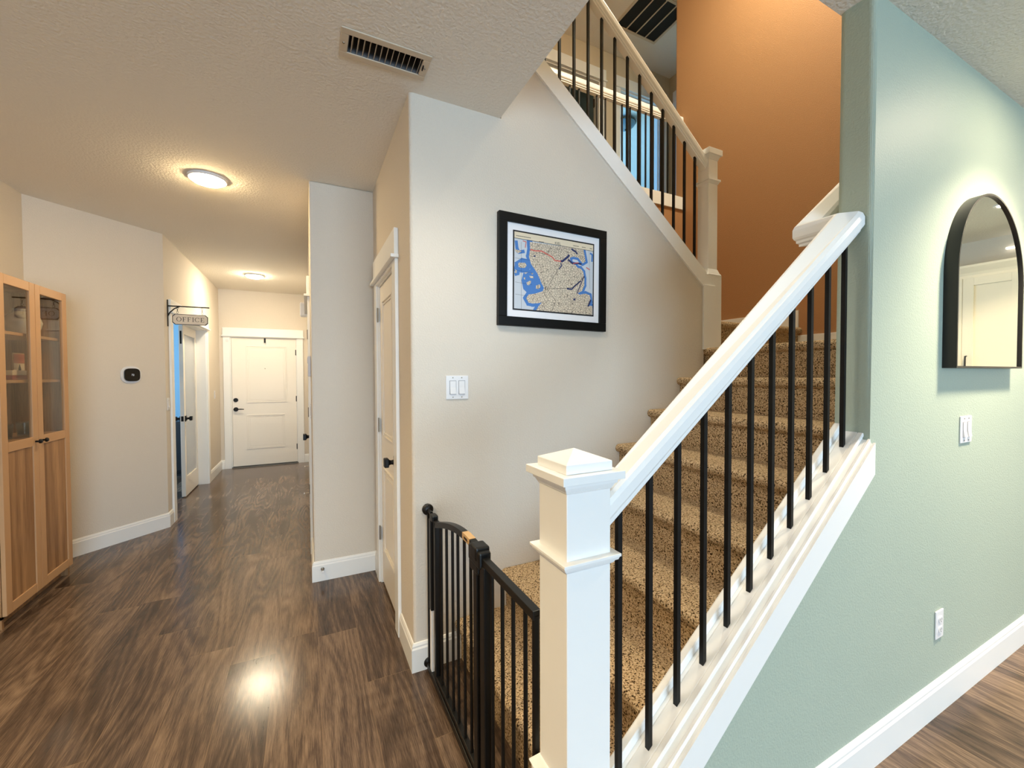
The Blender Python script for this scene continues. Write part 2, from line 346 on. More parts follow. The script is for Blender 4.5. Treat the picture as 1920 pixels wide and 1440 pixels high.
struct('window_1', f, M_trim, 'wide white framed window in the back wall', 'window')
# office behind the glass door
w = MB().box(-4.2, -4.08, 4.5, 9.0, 0, CE).box(-4.2, XO-0.11, 8.6, 8.72, 0, CE).box(-4.2, XL-0.12, 4.3, 4.42, 0, CE)
struct('wall_study', w, M_bluelit, 'blue lit office walls', 'wall')
# upper floor
struct('wall_terracotta', MB().box(XT, XT+0.11, YG+0.11, 3.30, 0, UC), M_orange, 'tall terracotta wall at the turn of the stairs', 'wall', bevel=0.012)
w = MB().box(-0.4, 1.2, Y2, Y2+0.11, CE+0.02, UF).box(0.9, XT, Y2, Y2+0.11, 0, UF-0.04)
struct('wall_under_guard', w, M_orange, 'terracotta wall below the upper landing', 'wall')
struct('floor_upper', MB().box(-0.4, 8.2, Y2+0.02, 9.0, UF-0.16, UF), M_carpet, 'upper hall floor', 'floor')
struct('ceiling_upper', MB().box(-0.5, 8.2, YG, 9.0, UC, UC+0.1), M_ceil, 'upper ceiling', 'ceiling')
struct('wall_stairwell_front', MB().box(-0.4, XT, YG, YG+0.109, CE+0.30, UC), M_hallup, 'stairwell wall over the green wall', 'wall')
struct('wall_stairwell_side', MB().box(-0.5, -0.4, YG, 9.0, UF-0.2, UC), M_hallup, 'upper hall side wall', 'wall')
A0, A1, B0, B1, HU = 2.63, 3.465, 3.795, 4.545, 5.23
w = MB().box(-0.4, A0, YU, YU+0.12, UF, UC).box(A1, B0, YU, YU+0.12, UF, UC).box(B1, 8.2, YU, YU+0.12, UF, UC).box(A0, A1, YU, YU+0.12, HU, UC).box(B0, B1, YU, YU+0.12, HU, UC)
struct('wall_upper_hall', w, M_hallup, 'upper hall wall with two open doorways', 'wall')
struct('wall_upper_end', MB().box(4.70, 4.80, 3.3, YU, UF, UC), M_hallup, 'end of the upper hall', 'wall')
struct('wall_upper_return', MB().box(XT+0.11, 4.80, 3.19, 3.30, UF, UC), M_hallup, 'short upper wall behind the terracotta wall', 'wall')
w = MB().box(3.55, 3.67, YU+0.12, 9.0, UF, UC).box(8.1, 8.2, YU+0.12, 9.0, UF, UC).box(3.67, 8.2, 8.9, 9.0, UF, UC)
struct('wall_bedroom', w, M_bluelit, 'blue lit bedroom walls through the upper doorway', 'wall')
w = MB().box(-0.4, 3.55, 7.0, 7.1, UF, UC)
struct('wall_bathroom', w, M_grey, 'grey room wall through the first upper doorway', 'wall')

# ---- trim: baseboards and casings
BBP = [(0, 0), (0.014, 0), (0.014, 0.108), (0.010, 0.116), (0.010, 0.124), (0.005, 0.135), (0, 0.137)]
TN = [0]
def bboard(name, path, label):
    struct(name, MB().sweep(BBP, path), M_trim, label, 'baseboard')
bboard('baseboard_left', [(XL, -7.08, 0), (XL, 4.285, 0), (XO, 4.93, 0), (XO, OY0-0.092, 0)], 'white baseboard on the angled thermostat wall')
bboard('baseboard_office', [(XO, OY1+0.092, 0), (XO, YE, 0), (FX0-0.092, YE, 0)], 'white baseboard past the office door')
bboard('baseboard_far', [(FX1+0.092, YE, 0), (XH, YE, 0), (XH, HY1+0.092, 0)], 'white baseboard right of the front door')
bboard('baseboard_closet', [(XH, HY0-0.092, 0), (XH, YC, 0), (XC, YC, 0), (XC, CY1+0.092, 0)], 'white baseboard on the narrow grey wall')
bboard('baseboard_stair', [(XC, CY0-0.092, 0), (XC, YP, 0), (0.70, YP, 0)], 'white baseboard at the corner below the light switch')
bboard('baseboard_green', [(0.63, YG, 0), (6.05, YG, 0)], 'white baseboard along the green wall')
def ctrim(label, loc, rotz, x0, x1, top=2.04, hh=0.15, jamb=0.11, head=True):
    TN[0] += 1
    m = MB(); cw = 0.09; z1 = top
    m.box(x0-cw, x0, -0.018, 0, 0, z1).box(x1, x1+cw, -0.018, 0, 0, z1)
    m.box(x0, x0+0.012, -0.004, jamb, 0, DH).box(x1-0.012, x1, -0.004, jamb, 0, DH).box(x0, x1, -0.004, jamb, DH-0.012, DH)
    m.box(x0, x1, -0.018, 0, DH-0.005, z1)
    if head:
        m.box(x0-cw-0.018, x1+cw+0.018, -0.042, 0, z1, z1+0.018); m.box(x0-cw-0.005, x1+cw+0.005, -0.022, 0, z1+0.018, z1+hh)
    return struct('trim_%d' % TN[0], m, M_trim, label, 'door casing', loc=loc, rotz=rotz, bevel=0.0025)
ctrim('white casing and header around the front door', (0, YE, 0), 0, FX0, FX1, 2.03, 0.135)
ctrim('white casing and header around the closet door', (XC, 0, 0), -PI/2, -CY1, -CY0, 2.045, 0.16)
ctrim('white casing around the office doorway', (XO, 0, 0), PI/2, OY0, OY1, 2.03, 0.135)
ctrim('white casing of the hall door seen edge on', (XH, 0, 0), -PI/2, -HY1, -HY0, 2.045, 0.16)
def utrim(label, x0, x1):
    TN[0] += 1; m = MB(); cw = 0.085; t = HU+0.0
    m.box(x0-cw, x0, -0.018, 0, UF, t).box(x1, x1+cw, -0.018, 0, UF, t).box(x0-cw-0.012, x1+cw+0.012, -0.035, 0, t, t+0.018).box(x0-cw, x1+cw, -0.022, 0, t+0.018, t+0.15)
    m.box(x0-0.001, x0+0.014, 0, 0.12, UF, t).box(x1-0.014, x1+0.001, 0, 0.12, UF, t).box(x0, x1, 0, 0.12, t-0.014, t+0.001)
    m.box(x0+0.014, x0+0.026, 0.045, 0.075, UF, t-0.014).box(x1-0.026, x1-0.014, 0.045, 0.075, UF, t-0.014).box(x0, x1, 0.045, 0.075, t-0.026, t-0.014)
    struct('trim_%d' % TN[0], m, M_trim, label, 'door casing', loc=(0, YU, 0), bevel=0.002)
utrim('white casing of the left upper doorway behind the railing', A0, A1)
build('hinge', MB().box(A1-0.017, A1-0.014, 0.03, 0.10, 4.95, 5.05).tube([(A1-0.02, 0.105, 4.945), (A1-0.02, 0.105, 5.055)], 0.008, 8), M_bronze, bpy.data.objects['trim_5'])
utrim('white casing of the blue lit upper doorway', B0, B1)
TN[0] += 1
m = MB().box(4.68, 4.70, 3.95, 4.32, 5.24, 5.39).box(4.682, 4.70, 4.23, 4.32, UF, 5.24).box(4.688, 4.70, 3.95, 4.23, UF, 5.24)
struct('trim_%d' % TN[0], m, M_trim, 'white door and casing at the end of the upper hall', 'door casing')
# stair skirt boards against the terracotta wall
TN[0] += 1
m = MB().box(XT-0.016, XT, 0.866, 2.02, 1.6, 1.735).box(XT-0.016, XT, 2.02, Y2, 1.8, 1.94).box(2.47, XT-0.016, Y2-0.016, Y2, 1.8, 1.94)
struct('trim_%d' % TN[0], m, M_trim, 'white stepped baseboard on the terracotta wall', 'baseboard', bevel=0.002)

# ================================================================== STAIRS
st = thing('staircase', 'staircase with speckled tan carpet turning left at the terracotta wall', 'stairs', (0.649, 1.42, 0))
RUN, RISE = 0.2555, 0.2
def nose_profile(x0, x1, z0, z1, sgn=1):    # tread with rounded carpet nosing at x0, body back to x1
    r = 0.024; ov = 0.03; pts = []
    pts.append((x0+ov, z0)); pts.append((x0+ov, z1-2*r-0.004))
    for i in range(9):
        a = -PI/2-PI*i/8; pts.append((x0+r+r*math.cos(a), z1-r+r*math.sin(a)))
    pts += [(x1, z1), (x1, z0)]
    return pts
L0 = Vector((0.649, 1.42, 0))
for k in range(1, 9):
    x0 = 0.649+RUN*(k-1); x1 = x0+RUN+0.034 if k < 8 else XT; m = MB()
    m.prism([(a-L0.x, b) for a, b in nose_profile(x0, x1, max(0, RISE*(k-2)) if k < 8 else 0.0, RISE*k)], 'y', 0.868-L0.y, (1.972 if k < 8 else 2.03)-L0.y)
    if k == 8:     # quarter landing reaches past the newel to the next riser
        pass
    o = build('carpeted_step', m, M_carpet, st, smooth=True, sharp=50)
m = MB(); m.prism([(a-L0.y, b) for a, b in nose_profile(1.995, Y2-0.001, 1.4, 1.8)], 'x', 2.46-L0.x, XT-L0.x); build('carpeted_step', m, M_carpet, st, smooth=True, sharp=50)
for k in range(7):
    x0 = 2.46-RUN*k; z1 = 2.0+RISE*k; m = MB()
    pr = nose_profile(0, RUN+0.034 if k < 6 else 0.45, z1-2*RISE if k else 1.4, z1)
    m.prism([(x0-a-L0.x, b) for a, b in pr], 'y', 2.087-L0.y, Y2-0.022-L0.y); build('carpeted_step', m, M_carpet, st, smooth=True, sharp=50)

# ================================================================== LOWER RAILING
rl = thing('stair_railing', 'white handrail with box newel and black square balusters along lower stairs', 'stair railing', (0.565, 0.815, 0))
R0 = Vector((0.565, 0.815, 0)); nx, ny, hw = 0.565, 0.815, 0.060
def sq(m, h, z0, z1): m.box(-h, h, -h, h, z0, z1)
def frus(m, h0, h1, z0, z1):
    m.add([(-h0, -h0, z0), (h0, -h0, z0), (h0, h0, z0), (-h0, h0, z0), (-h1, -h1, z1), (h1, -h1, z1), (h1, h1, z1), (-h1, h1, z1)], [(0, 3, 2, 1), (4, 5, 6, 7), (0, 1, 5, 4), (1, 2, 6, 5), (2, 3, 7, 6), (3, 0, 4, 7)])
m = MB(); sq(m, hw, 0.44, 1.17); np_ = build('newel_post', m, M_trim, rl, bevel=0.002)
m = MB(); sq(m, hw+0.016, 0, 0.455); frus(m, hw+0.016, hw+0.020, 0.455, 0.462); frus(m, hw+0.022, hw+0.002, 0.462, 0.485); build('newel_base', m, M_trim, rl, bevel=0.002)
m = MB(); frus(m, hw+0.001, hw+0.006, 0.984, 0.988); frus(m, hw+0.006, hw+0.009, 0.988, 0.995); frus(m, hw+0.013, hw+0.016, 0.995, 1.003); sq(m, hw+0.018, 1.003, 1.010); build('collar', m, M_trim, rl, bevel=0.0012)
m = MB(); frus(m, hw+0.001, hw+0.004, 1.158, 1.163); frus(m, hw+0.004, hw+0.008, 1.163, 1.172); frus(m, hw+0.011, hw+0.013, 1.172, 1.183); sq(m, hw+0.024, 1.183, 1.2015); sq(m, hw+0.003, 1.2015, 1.223); frus(m, hw+0.003, 0.001, 1.223, 1.247); build('newel_cap', m, M_trim, rl, bevel=0.0012)
RPH = [(0.020, 0), (0.020, 0.010), (0.027, 0.014), (0.027, 0.023), (0.032, 0.028), (0.0355, 0.036), (0.0355, 0.064), (0.031, 0.078), (0.022, 0.085)]
RP = [(-a, b) for a, b in RPH]+[(a, b) for a, b in RPH[::-1]]
def zb(X): return 1.168+SL*(X-0.796)
XJ = 1.742; YB, YI = 0.810, 0.945
m = MB(); m.sweep(RP, [(0.62-R0.x, YB-R0.y, zb(0.62)), (XJ-R0.x, YB-R0.y, zb(XJ)), (XJ-R0.x, YI-R0.y, zb(XJ)), (2.46-R0.x, YI-R0.y, zb(XJ)+SL*(2.46-XJ))])
build('handrail', m, M_trim, rl, bevel=0.0015)
for k in range(11):
    X = 0.6965+0.1025*k; m = MB(); h = 0.0066
    vs = [(X-h, YB-h, zs(X-h)), (X+h, YB-h, zs(X+h)), (X+h, YB+h, zs(X+h)), (X-h, YB+h, zs(X-h)), (X-h, YB-h, zb(X-h)+0.01), (X+h, YB-h, zb(X+h)+0.01), (X+h, YB+h, zb(X+h)+0.01), (X-h, YB+h, zb(X-h)+0.01)]
    m.add([(a-R0.x, b-R0.y, c) for a, b, c in vs], [(0, 3, 2, 1), (4, 5, 6, 7), (0, 1, 5, 4), (1, 2, 6, 5), (2, 3, 7, 6), (3, 0, 4, 7)]); build('baluster', m, M_black, rl)
def shear(prof, x0, x1, zf, o0):
    n = len(prof); vs = [(X-o0.x, y-o0.y, zf(X)+dz) for X in (x0, x1) for y, dz in prof]
    return vs, [tuple(range(n)), tuple(range(2*n-1, n-1, -1))]+[(i, i+n, (i+1) % n+n, (i+1) % n) for i in range(n)]
m = MB()   # shoe plate with fluted top, inner rib on the stair side
PP = [(0.775, -0.045), (0.775, -0.016), (0.772, -0.012), (0.772, -0.003), (0.775, 0.0), (0.7885, 0.0), (0.790, -0.003), (0.7915, 0.0), (0.8285, 0.0), (0.830, -0.003), (0.8315, 0.0), (0.842, 0.0), (0.842, 0.022), (0.845, 0.026), (0.862, 0.026), (0.867, 0.022), (0.867, -0.045)]
m.add(*shear(PP, 0.622, XR-0.003, zs, R0)); build('shoe_plate', m, M_trim, rl)
m = MB()
AP = [(0.7755, -0.13), (0.7755, -0.02), (0.757, -0.020), (0.755, -0.017), (0.748, -0.017), (0.746, -0.030), (0.741, -0.030), (0.739, -0.026), (0.735, -0.026), (0.735, -0.138), (0.7545, -0.138)]
AP = [(0.7755, -0.045), (0.7755, -0.020), (0.760, -0.020), (0.757, -0.016), (0.751, -0.016), (0.749, -0.030), (0.743, -0.030), (0.741, -0.027), (0.735, -0.027), (0.735, -0.138), (0.7548, -0.138), (0.7548, -0.045)]
m.add(*shear(AP, 0.622, 1.777, zs, R0)); build('skirt_board', m, M_trim, rl)

# ================================================================== UPPER RAILING (second flight)
ur = thing('upper_stair_railing', 'white sloped railing with black balusters climbing left above the framed map', 'stair railing', (2.538, 2.03, 0)); U0 = Vector((2.538, 2.03, 0))
h2 = 0.045
m = MB(); sq(m, h2, 2.10, 2.90); build('newel_post', m, M_trim, ur, bevel=0.002)
m = MB(); m.box(2.45-U0.x, 2.605-U0.x, -0.064, 0.056, 1.59, 2.105); frus(m, 0.066, 0.06, 2.105, 2.118); frus(m, 0.058, h2+0.002, 2.118, 2.15); m.box(2.424-U0.x, 2.535-U0.x, -0.070, -0.056, 1.59, 2.03); build('newel_base', m, M_trim, ur, bevel=0.002)
m = MB(); frus(m, h2+0.001, h2+0.012, 2.735, 2.755); sq(m, h2+0.015, 2.755, 2.768); build('collar', m, M_trim, ur, bevel=0.0012)
m = MB(); frus(m, h2+0.001, h2+0.012, 2.90, 2.93); sq(m, h2+0.022, 2.93, 2.968); frus(m, h2+0.022, 0.002, 2.968, 2.998); build('newel_cap', m, M_trim, ur, bevel=0.0012)
def zu(X): return 2.907-0.800*(X-2.409)
m = MB(); m.sweep(RP, [(2.50-U0.x, 0, zu(2.50)), (0.90-U0.x, 0, zu(0.90))]); build('handrail', m, M_trim, ur, bevel=0.0015)
for k in range(14):
    X = 2.409-0.0998*k; m = MB(); m.box(X-0.0068-U0.x, X+0.0068-U0.x, -0.0068, 0.0068, zst2(X)-0.01, zu(X)+0.014); build('baluster', m, M_black, ur)
m = MB()
CP = [(1.963, -0.118), (1.963, 0.0), (2.097, 0.0), (2.097, -0.118), (2.0848, -0.118), (2.0848, -0.031), (1.9748, -0.031), (1.9748, -0.118)]
m.add(*shear(CP, 0.92, 2.45, zst2, U0)); build('stringer_cap', m, M_trim, ur)

# ================================================================== GUARD RAILING (upper landing)
gr = thing('guard_railing', 'level white guard rail with thin black balusters on the upper landing', 'railing', (2.2, Y2+0.05, UF)); G0 = Vector((2.2, Y2+0.05, UF))
m = MB(); m.sweep(RP, [(XT-0.002-G0.x, 0, 4.07-G0.z), (0.9-G0.x, 0, 4.07-G0.z)]); build('handrail', m, M_trim, gr, bevel=0.0015)
m = MB().box(0.9-G0.x, XT-0.002-G0.x, -0.068, 0.075, -0.045, 0.085); build('curb', m, M_trim, gr, bevel=0.002)
for k in range(15):
    X = 3.53-0.1025*k; m = MB(); m.box(X-0.0066-G0.x, X+0.0066-G0.x, -0.0066, 0.0066, 0.08, 4.085-G0.z); build('baluster', m, M_black, gr)

# ================================================================== BABY GATE
bg_ = thing('baby_gate', 'black metal safety gate with arched top at the foot of the stairs', 'baby gate', (0.515, 1.42, 0)); B0v = Vector((0.515, 1.42, 0))
def gz(Y):     # arched leaf top
    t = (1.81-Y)/(1.81-1.30); return 0.752+0.088*math.sin(min(1.0, max(0.0, t))*PI*0.62)/1.0-0.004*t
def gb(Y, r, z0, z1, name='bar'):
    m = MB().tube([(0, Y-B0v.y, z0), (0, Y-B0v.y, z1)], r, 10); return build(name, m, M_gate, bg_, smooth=True)
m = MB().box(-0.016, 0.016, 0.905-B0v.y, 1.94-B0v.y, 0.012, 0.042); build('base_bar', m, M_gate, bg_, bevel=0.004)
m = MB().box(-0.008, 0.008, 1.94-B0v.y, 1.952-B0v.y, 0.03, 0.775); build('wall_post', m, M_gate, bg_)
m = MB().box(-0.014, 0.014, 1.868-B0v.y, 1.902-B0v.y, 0.33, 0.755); build('hinge_sleeve', m, M_gate, bg_, bevel=0.003)
m = MB().box(-0.012, 0.012, 1.872-B0v.y, 1.898-B0v.y, 0.042, 0.33); o = build('white_lower_strip', m, M_plate, bg_, bevel=0.002); o['label'] = 'white lower strip'  # white strip below the black hinge sleeve
m = MB().box(-0.012, 0.012, 1.800-B0v.y, 1.826-B0v.y, 0.05, 0.765); build('leaf_post', m, M_gate, bg_, bevel=0.003)
for Y in (1.743, 1.666, 1.587, 1.521, 1.447, 1.380): gb(Y, 0.0062, 0.05, gz(Y))
m = MB().box(-0.014, 0.014, 1.290-B0v.y, 1.325-B0v.y, 0.05, 0.80); build('latch_post', m, M_gate, bg_, bevel=0.003)
m = MB().box(-0.015, 0.015, 1.222-B0v.y, 1.260-B0v.y, 0.03, 0.80); build('fixed_post', m, M_gate, bg_, bevel=0.003)
pts = [(1.815-0.535*i/16) for i in range(17)]
m = MB().sweep([(-0.012, -0.014), (-0.012, 0.010), (0.012, 0.010), (0.012, -0.014)], [(0, Y-B0v.y, gz(Y)) for Y in pts]); build('arched_rail', m, M_gate, bg_, smooth=True, sharp=35)
m = MB().box(-0.011, 0.011, 1.30-B0v.y, 1.815-B0v.y, 0.05, 0.068); build('leaf_bottom_rail', m, M_gate, bg_, bevel=0.002)
m = MB().box(-0.022, 0.022, 1.245-B0v.y, 1.350-B0v.y, 0.785, 0.842).box(-0.026, 0.026, 1.265-B0v.y, 1.325-B0v.y, 0.805, 0.852).box(-0.019, 0.019, 1.27-B0v.y, 1.345-B0v.y, 0.755, 0.79); build('latch_handle', m, M_gate, bg_, bevel=0.008, seg=3)
m = MB().box(-0.012, 0.012, 0.905-B0v.y, 1.262-B0v.y, 0.800, 0.824); build('top_rail', m, M_gate, bg_, bevel=0.002)
for Y in (1.189, 1.113, 1.041, 0.968): gb(Y, 0.0062, 0.04, 0.805)
gb(0.912, 0.010, 0.02, 0.81, 'end_post')
for z in (0.775, 0.032):
    m = MB(); m.lathe([(0.002, 0), (0.026, 0), (0.027, -0.012), (0.022, -0.018), (0.008, -0.022), (0.008, -0.075), (0.002, -0.075)], (0, YP-0.001-B0v.y, z), 'y', 20)
    build('wall_cup', m, M_gate, bg_, smooth=True)
m = MB().box(-0.015, 0.015, 1.835-B0v.y, 1.885-B0v.y, 0.752, 0.782); build('hinge_cap', m, M_gate, bg_, bevel=0.006, seg=3)
m = MB(); yy = [1.435-0.075*i/5 for i in range(6)]
for i in range(5):
    a, b = yy[i], yy[i+1]; za, zb_ = gz(a)+0.011, gz(b)+0.011
    m.add([(-0.0125, a-B0v.y, za-0.024), (-0.0125, b-B0v.y, zb_-0.024), (-0.0125, b-B0v.y, zb_), (-0.0125, a-B0v.y, za), (0.012, b-B0v.y, zb_), (0.012, a-B0v.y, za)], [(0, 1, 2, 3), (3, 2, 4, 5)])
m.cur = 1
for i in range(9):
    a = 1.417-0.0042*i; zz = gz(a); m.add([(-0.0129, a-B0v.y, zz-0.008), (-0.0129, a-0.003-B0v.y, zz-0.008), (-0.0129, a-0.003-B0v.y, zz+0.002), (-0.0129, a-B0v.y, zz+0.002)], [(0, 1, 2, 3)])
o = build('label_sticker', m, [M_tan, M_ink], bg_); o['label'] = 'tan paper label on the arched rail'

# ================================================================== DOORS
def panel_mb(m, x0, x1, z0, z1, y):     # moulded recess ring and raised field, outward is -y
    for (a, b, d) in ((0.0, 0.010, 0.009), (0.022, 0.030, 0.006)):
        for (p, q, r, s) in ((x0+a, x1-a, z0+a, z0+b), (x0+a, x1-a, z1-b, z1-a), (x0+a, x0+b, z0+b, z1-b), (x1-b, x1-a, z0+b, z1-b)): m.box(p, q, y-d, y, r, s)
    m.box(x0+0.045, x1-0.045, y-0.004, y, z0+0.045, z1-0.045)
def knob(parent, x, y, z, sgn=1):       # square rose, waisted stem, pillow knob; outward is -y
    m = MB().box(x-0.033, x+0.033, y-0.009, y, z-0.033, z+0.033)
    m.lathe([(0.024, 0), (0.015, -0.008), (0.012, -0.02), (0.015, -0.03), (0.024, -0.038)], (x, y-0.006, z), 'y', 16)
    m.box(x-0.025, x+0.025, y-0.066, y-0.042, z-0.025, z+0.025); return build('knob', m, M_black, parent, bevel=0.004, smooth=True)
def hinge(parent, x, y, z, m_=None):
    m = MB().box(x-0.016, x+0.016, y-0.002, y, z-0.045, z+0.045); m.tube([(x, y-0.006, z-0.048), (x, y-0.006, z+0.048)], 0.006, 8)
    return build('hinge', m, m_ or M_bronze, parent)
# front door
d1 = struct('door_1', MB().box(FX0+0.014, FX1-0.014, 0.0, 0.045, 0.018, DH-0.014), M_door, 'white two panel front door at the end of the hall', 'door', loc=(0, YE+0.012, 0), bevel=0.002)
m = MB(); panel_mb(m, -0.845, -0.285, 1.005, 1.895, 0); build('panel', m, M_door, d1, bevel=0.0015)
m = MB(); panel_mb(m, -0.845, -0.320, 0.280, 0.812, 0); build('panel', m, M_door, d1, bevel=0.0015)
m = MB().lathe([(0.002, -0.02), (0.026, -0.018), (0.032, -0.008), (0.032, 0)], (-0.985, 0, 1.052), 'y', 24); build('deadbolt', m, M_black, d1, smooth=True)
m = MB().lathe([(0.002, -0.016), (0.028, -0.014), (0.033, -0.006), (0.033, 0)], (-0.985, 0, 0.908), 'y', 24); m.tube([(-0.985, -0.045, 0.908), (-0.985, 0, 0.908)], 0.010, 10); m.tube([(-0.99, -0.045, 0.908), (-0.93, -0.047, 0.911), (-0.875, -0.045, 0.908)], [0.009, 0.008, 0.006], 10); build('lever_handle', m, M_black, d1, smooth=True)
m = MB().lathe([(0.002, -0.004), (0.008, -0.004), (0.010, 0)], (-0.588, 0, 1.538), 'y', 16); build('peephole', m, M_silver, d1)
m = MB().box(FX0+0.014, FX1-0.014, -0.012, 0.0, 0.004, 0.022); build('sweep', m, M_dark, d1)
for z in (1.80, 1.05, 0.27): hinge(d1, FX1-0.010, 0.0, z, M_black)
o = struct('trim_20', MB().box(FX0, FX1, YE-0.02, YE+0.06, 0, 0.016), M_bronze, 'dark metal threshold under the front door', 'threshold')
hk = build('door_hook', MB().box(-0.012, 0.012, -0.006, 0, -0.075, 0.0).box(-0.012, 0.012, -0.006, 0.03, -0.004, 0.0).box(-0.012, 0.012, -0.03, 0, -0.075, -0.069), M_black, loc=(-0.585, YE+0.0115, DH-0.008))
tag(hk, 'small black hook hanging over the top of the front door', 'hook')
ds = build('contact_sensor', MB().box(-0.016, 0.016, -0.012, 0, -0.02, 0.02), M_plate, loc=(-1.078, YE-0.0185, 1.968), bevel=0.004); tag(ds, 'tiny white contact sensor on the casing top left of front door', 'sensor')
# closet door (local x = -Y)
d2 = struct('door_2', MB().box(-CY1+0.014, -CY0-0.014, 0.0, 0.035, 0.018, DH-0.014), M_door, 'white two panel closet door with black knob, beside the stair wall', 'door', loc=(XC+0.008, 0, 0), rotz=-PI/2, bevel=0.002)
m = MB(); panel_mb(m, -2.815, -2.475, 1.02, 1.905, 0); build('panel', m, M_door, d2, bevel=0.0015)
m = MB(); panel_mb(m, -2.815, -2.475, 0.26, 0.815, 0); build('panel', m, M_door, d2, bevel=0.0015)
knob(d2, -2.425, 0, 0.925)
for z in (1.83, 1.085, 0.345): hinge(d2, -CY1+0.006, -0.008, z, M_silver)
# hall closet door seen edge on
d4 = struct('door_4', MB().box(-HY1+0.014, -HY0-0.014, 0.0, 0.035, 0.018, DH-0.014), M_door, 'white hall door seen edge on behind the narrow grey wall', 'door', loc=(XH+0.004, 0, 0), rotz=-PI/2, bevel=0.002)
knob(d4, -HY0-0.065, 0, 0.92)
for z in (1.83, 1.06, 0.29): hinge(d4, -HY1+0.004, -0.014, z, M_bronze)
# office leaf (local x = +Y, out = +X)
ly0, ly1 = 6.04, OY1-0.014
m = MB(); zt = DH-0.014; y0, y1 = 0.0, 0.04
m.box(ly0, ly0+0.062, y0, y1, 0.012, zt).box(ly1-0.062, ly1, y0, y1, 0.012, zt).box(ly0+0.062, ly1-0.062, y0, y1, 0.012, 0.235).box(ly0+0.062, ly1-0.062, y0, y1, 1.915, zt)
d3 = struct('door_3', m, M_door, 'white office door leaf with a tall glass pane', 'door', loc=(XO-0.1, 0, 0), rotz=PI/2, bevel=0.002)
o = build('glass_pane', MB().box(ly0+0.062, ly1-0.062, 0.014, 0.022, 0.235, 1.915), M_paleglass, d3); o['label'] = 'tall pale glass pane'
knob(d3, ly0+0.045, 0, 0.925)
o = MB().box(ly0+0.012, ly0+0.078, 0.04, 0.049, 0.892, 0.958); o.lathe([(0.024, 0), (0.013, 0.015), (0.015, 0.03), (0.024, 0.038)], (ly0+0.045, 0.046, 0.925), 'y', 16); o.box(ly0+0.02, ly0+0.07, 0.082, 0.106, 0.9, 0.95); build('inner_knob', o, M_black, d3, bevel=0.004)
m = MB().box(ly0-0.0015, ly0+0.001, 0.008, 0.032, 0.895, 0.955); build('latch_plate', m, M_black, d3)
m = MB().box(ly0-0.0015, ly0+0.001, 0.012, 0.028, 1.80, 1.95); build('flush_bolt', m, M_black, d3)

# ================================================================== WALL FITTINGS
def switch_plate(label, loc, rotz, gangs, group=None):
    w = 0.072 if gangs == 1 else 0.117
    t = thing('light_switch', label, 'light switch', loc, rotz, group)
    m = MB().box(-w/2, w/2, -0.006, 0, -0.059, 0.059); build('plate', m, M_plate, t, bevel=0.003)
    for g in range(gangs):
        cx = (g-(gangs-1)/2)*0.046
        m = MB().box(cx-0.0175, cx+0.0175, -0.0065, -0.005, -0.0345, 0.0345); build('surround', m, M_seam_shade, t)
        m = MB(); m.add([(cx-0.015, -0.0068, -0.032), (cx+0.015, -0.0068, -0.032), (cx+0.015, -0.0068, 0.032), (cx-0.015, -0.0068, 0.032), (cx-0.015, -0.0135, -0.032), (cx+0.015, -0.0135, -0.032), (cx-0.015, -0.0085, 0.0), (cx+0.015, -0.0085, 0.0), (cx-0.015, -0.0085, 0.032), (cx+0.015, -0.0085, 0.032)],
                        [(0, 1, 2, 3), (4, 5, 7, 6), (6, 7, 9, 8), (0, 4, 5, 1), (3, 2, 9, 8), (0, 3, 8, 6, 4), (1, 5, 7, 9, 2)]); build('rocker', m, M_plate, t)
        for z in (-0.048, 0.048):
            m = MB().lathe([(0.0003, -0.0072), (0.0032, -0.0070), (0.0034, -0.005)], (cx, 0, z), 'y', 10); build('screw', m, M_silver, t)
    return t
switch_plate('white double rocker switch on the pale stair wall below the framed map', (0.670, YP, 1.360), 0, 2)
switch_plate('white double rocker switch on the green wall under the mirror', (2.594, YG, 1.174), 0, 2)
switch_plate('white single switch on the sliver of wall left of the office doorway', (XO, 4.985, 1.158), PI/2, 1)
switch_plate('white single switch between the office door and front door', (XO, 7.21, 1.157), PI/2, 1)
switch_plate('cream single switch seen edge on beside the narrow grey wall', (XH, 3.42, 1.16), -PI/2, 1)
t = thing('power_outlet', 'white duplex outlet low on the green wall', 'outlet', (2.362, YG, 0.371))
build('plate', MB().box(-0.036, 0.036, -0.006, 0, -0.059, 0.059), M_plate, t, bevel=0.003)
for z in (0.021, -0.021):
    m = MB(); pr = [(0.0165*math.cos(a)*1.0, max(-0.0125, min(0.0125, 0.0175*math.sin(a)))) for a in [2*PI*i/24 for i in range(24)]]
    m.prism([(a, b+z) for a, b in pr], 'y', -0.0095, -0.005); s_ = build('socket', m, M_plate, t)
    m = MB().box(-0.0075, -0.0055, -0.0098, -0.009, z-0.002, z+0.006).box(0.0055, 0.0075, -0.0098, -0.009, z-0.002, z+0.006).lathe([(0.0003, -0.0099), (0.0022, -0.0099), (0.0022, -0.009)], (0, 0, z-0.007), 'y', 10); build('slots', m, M_dark, s_)
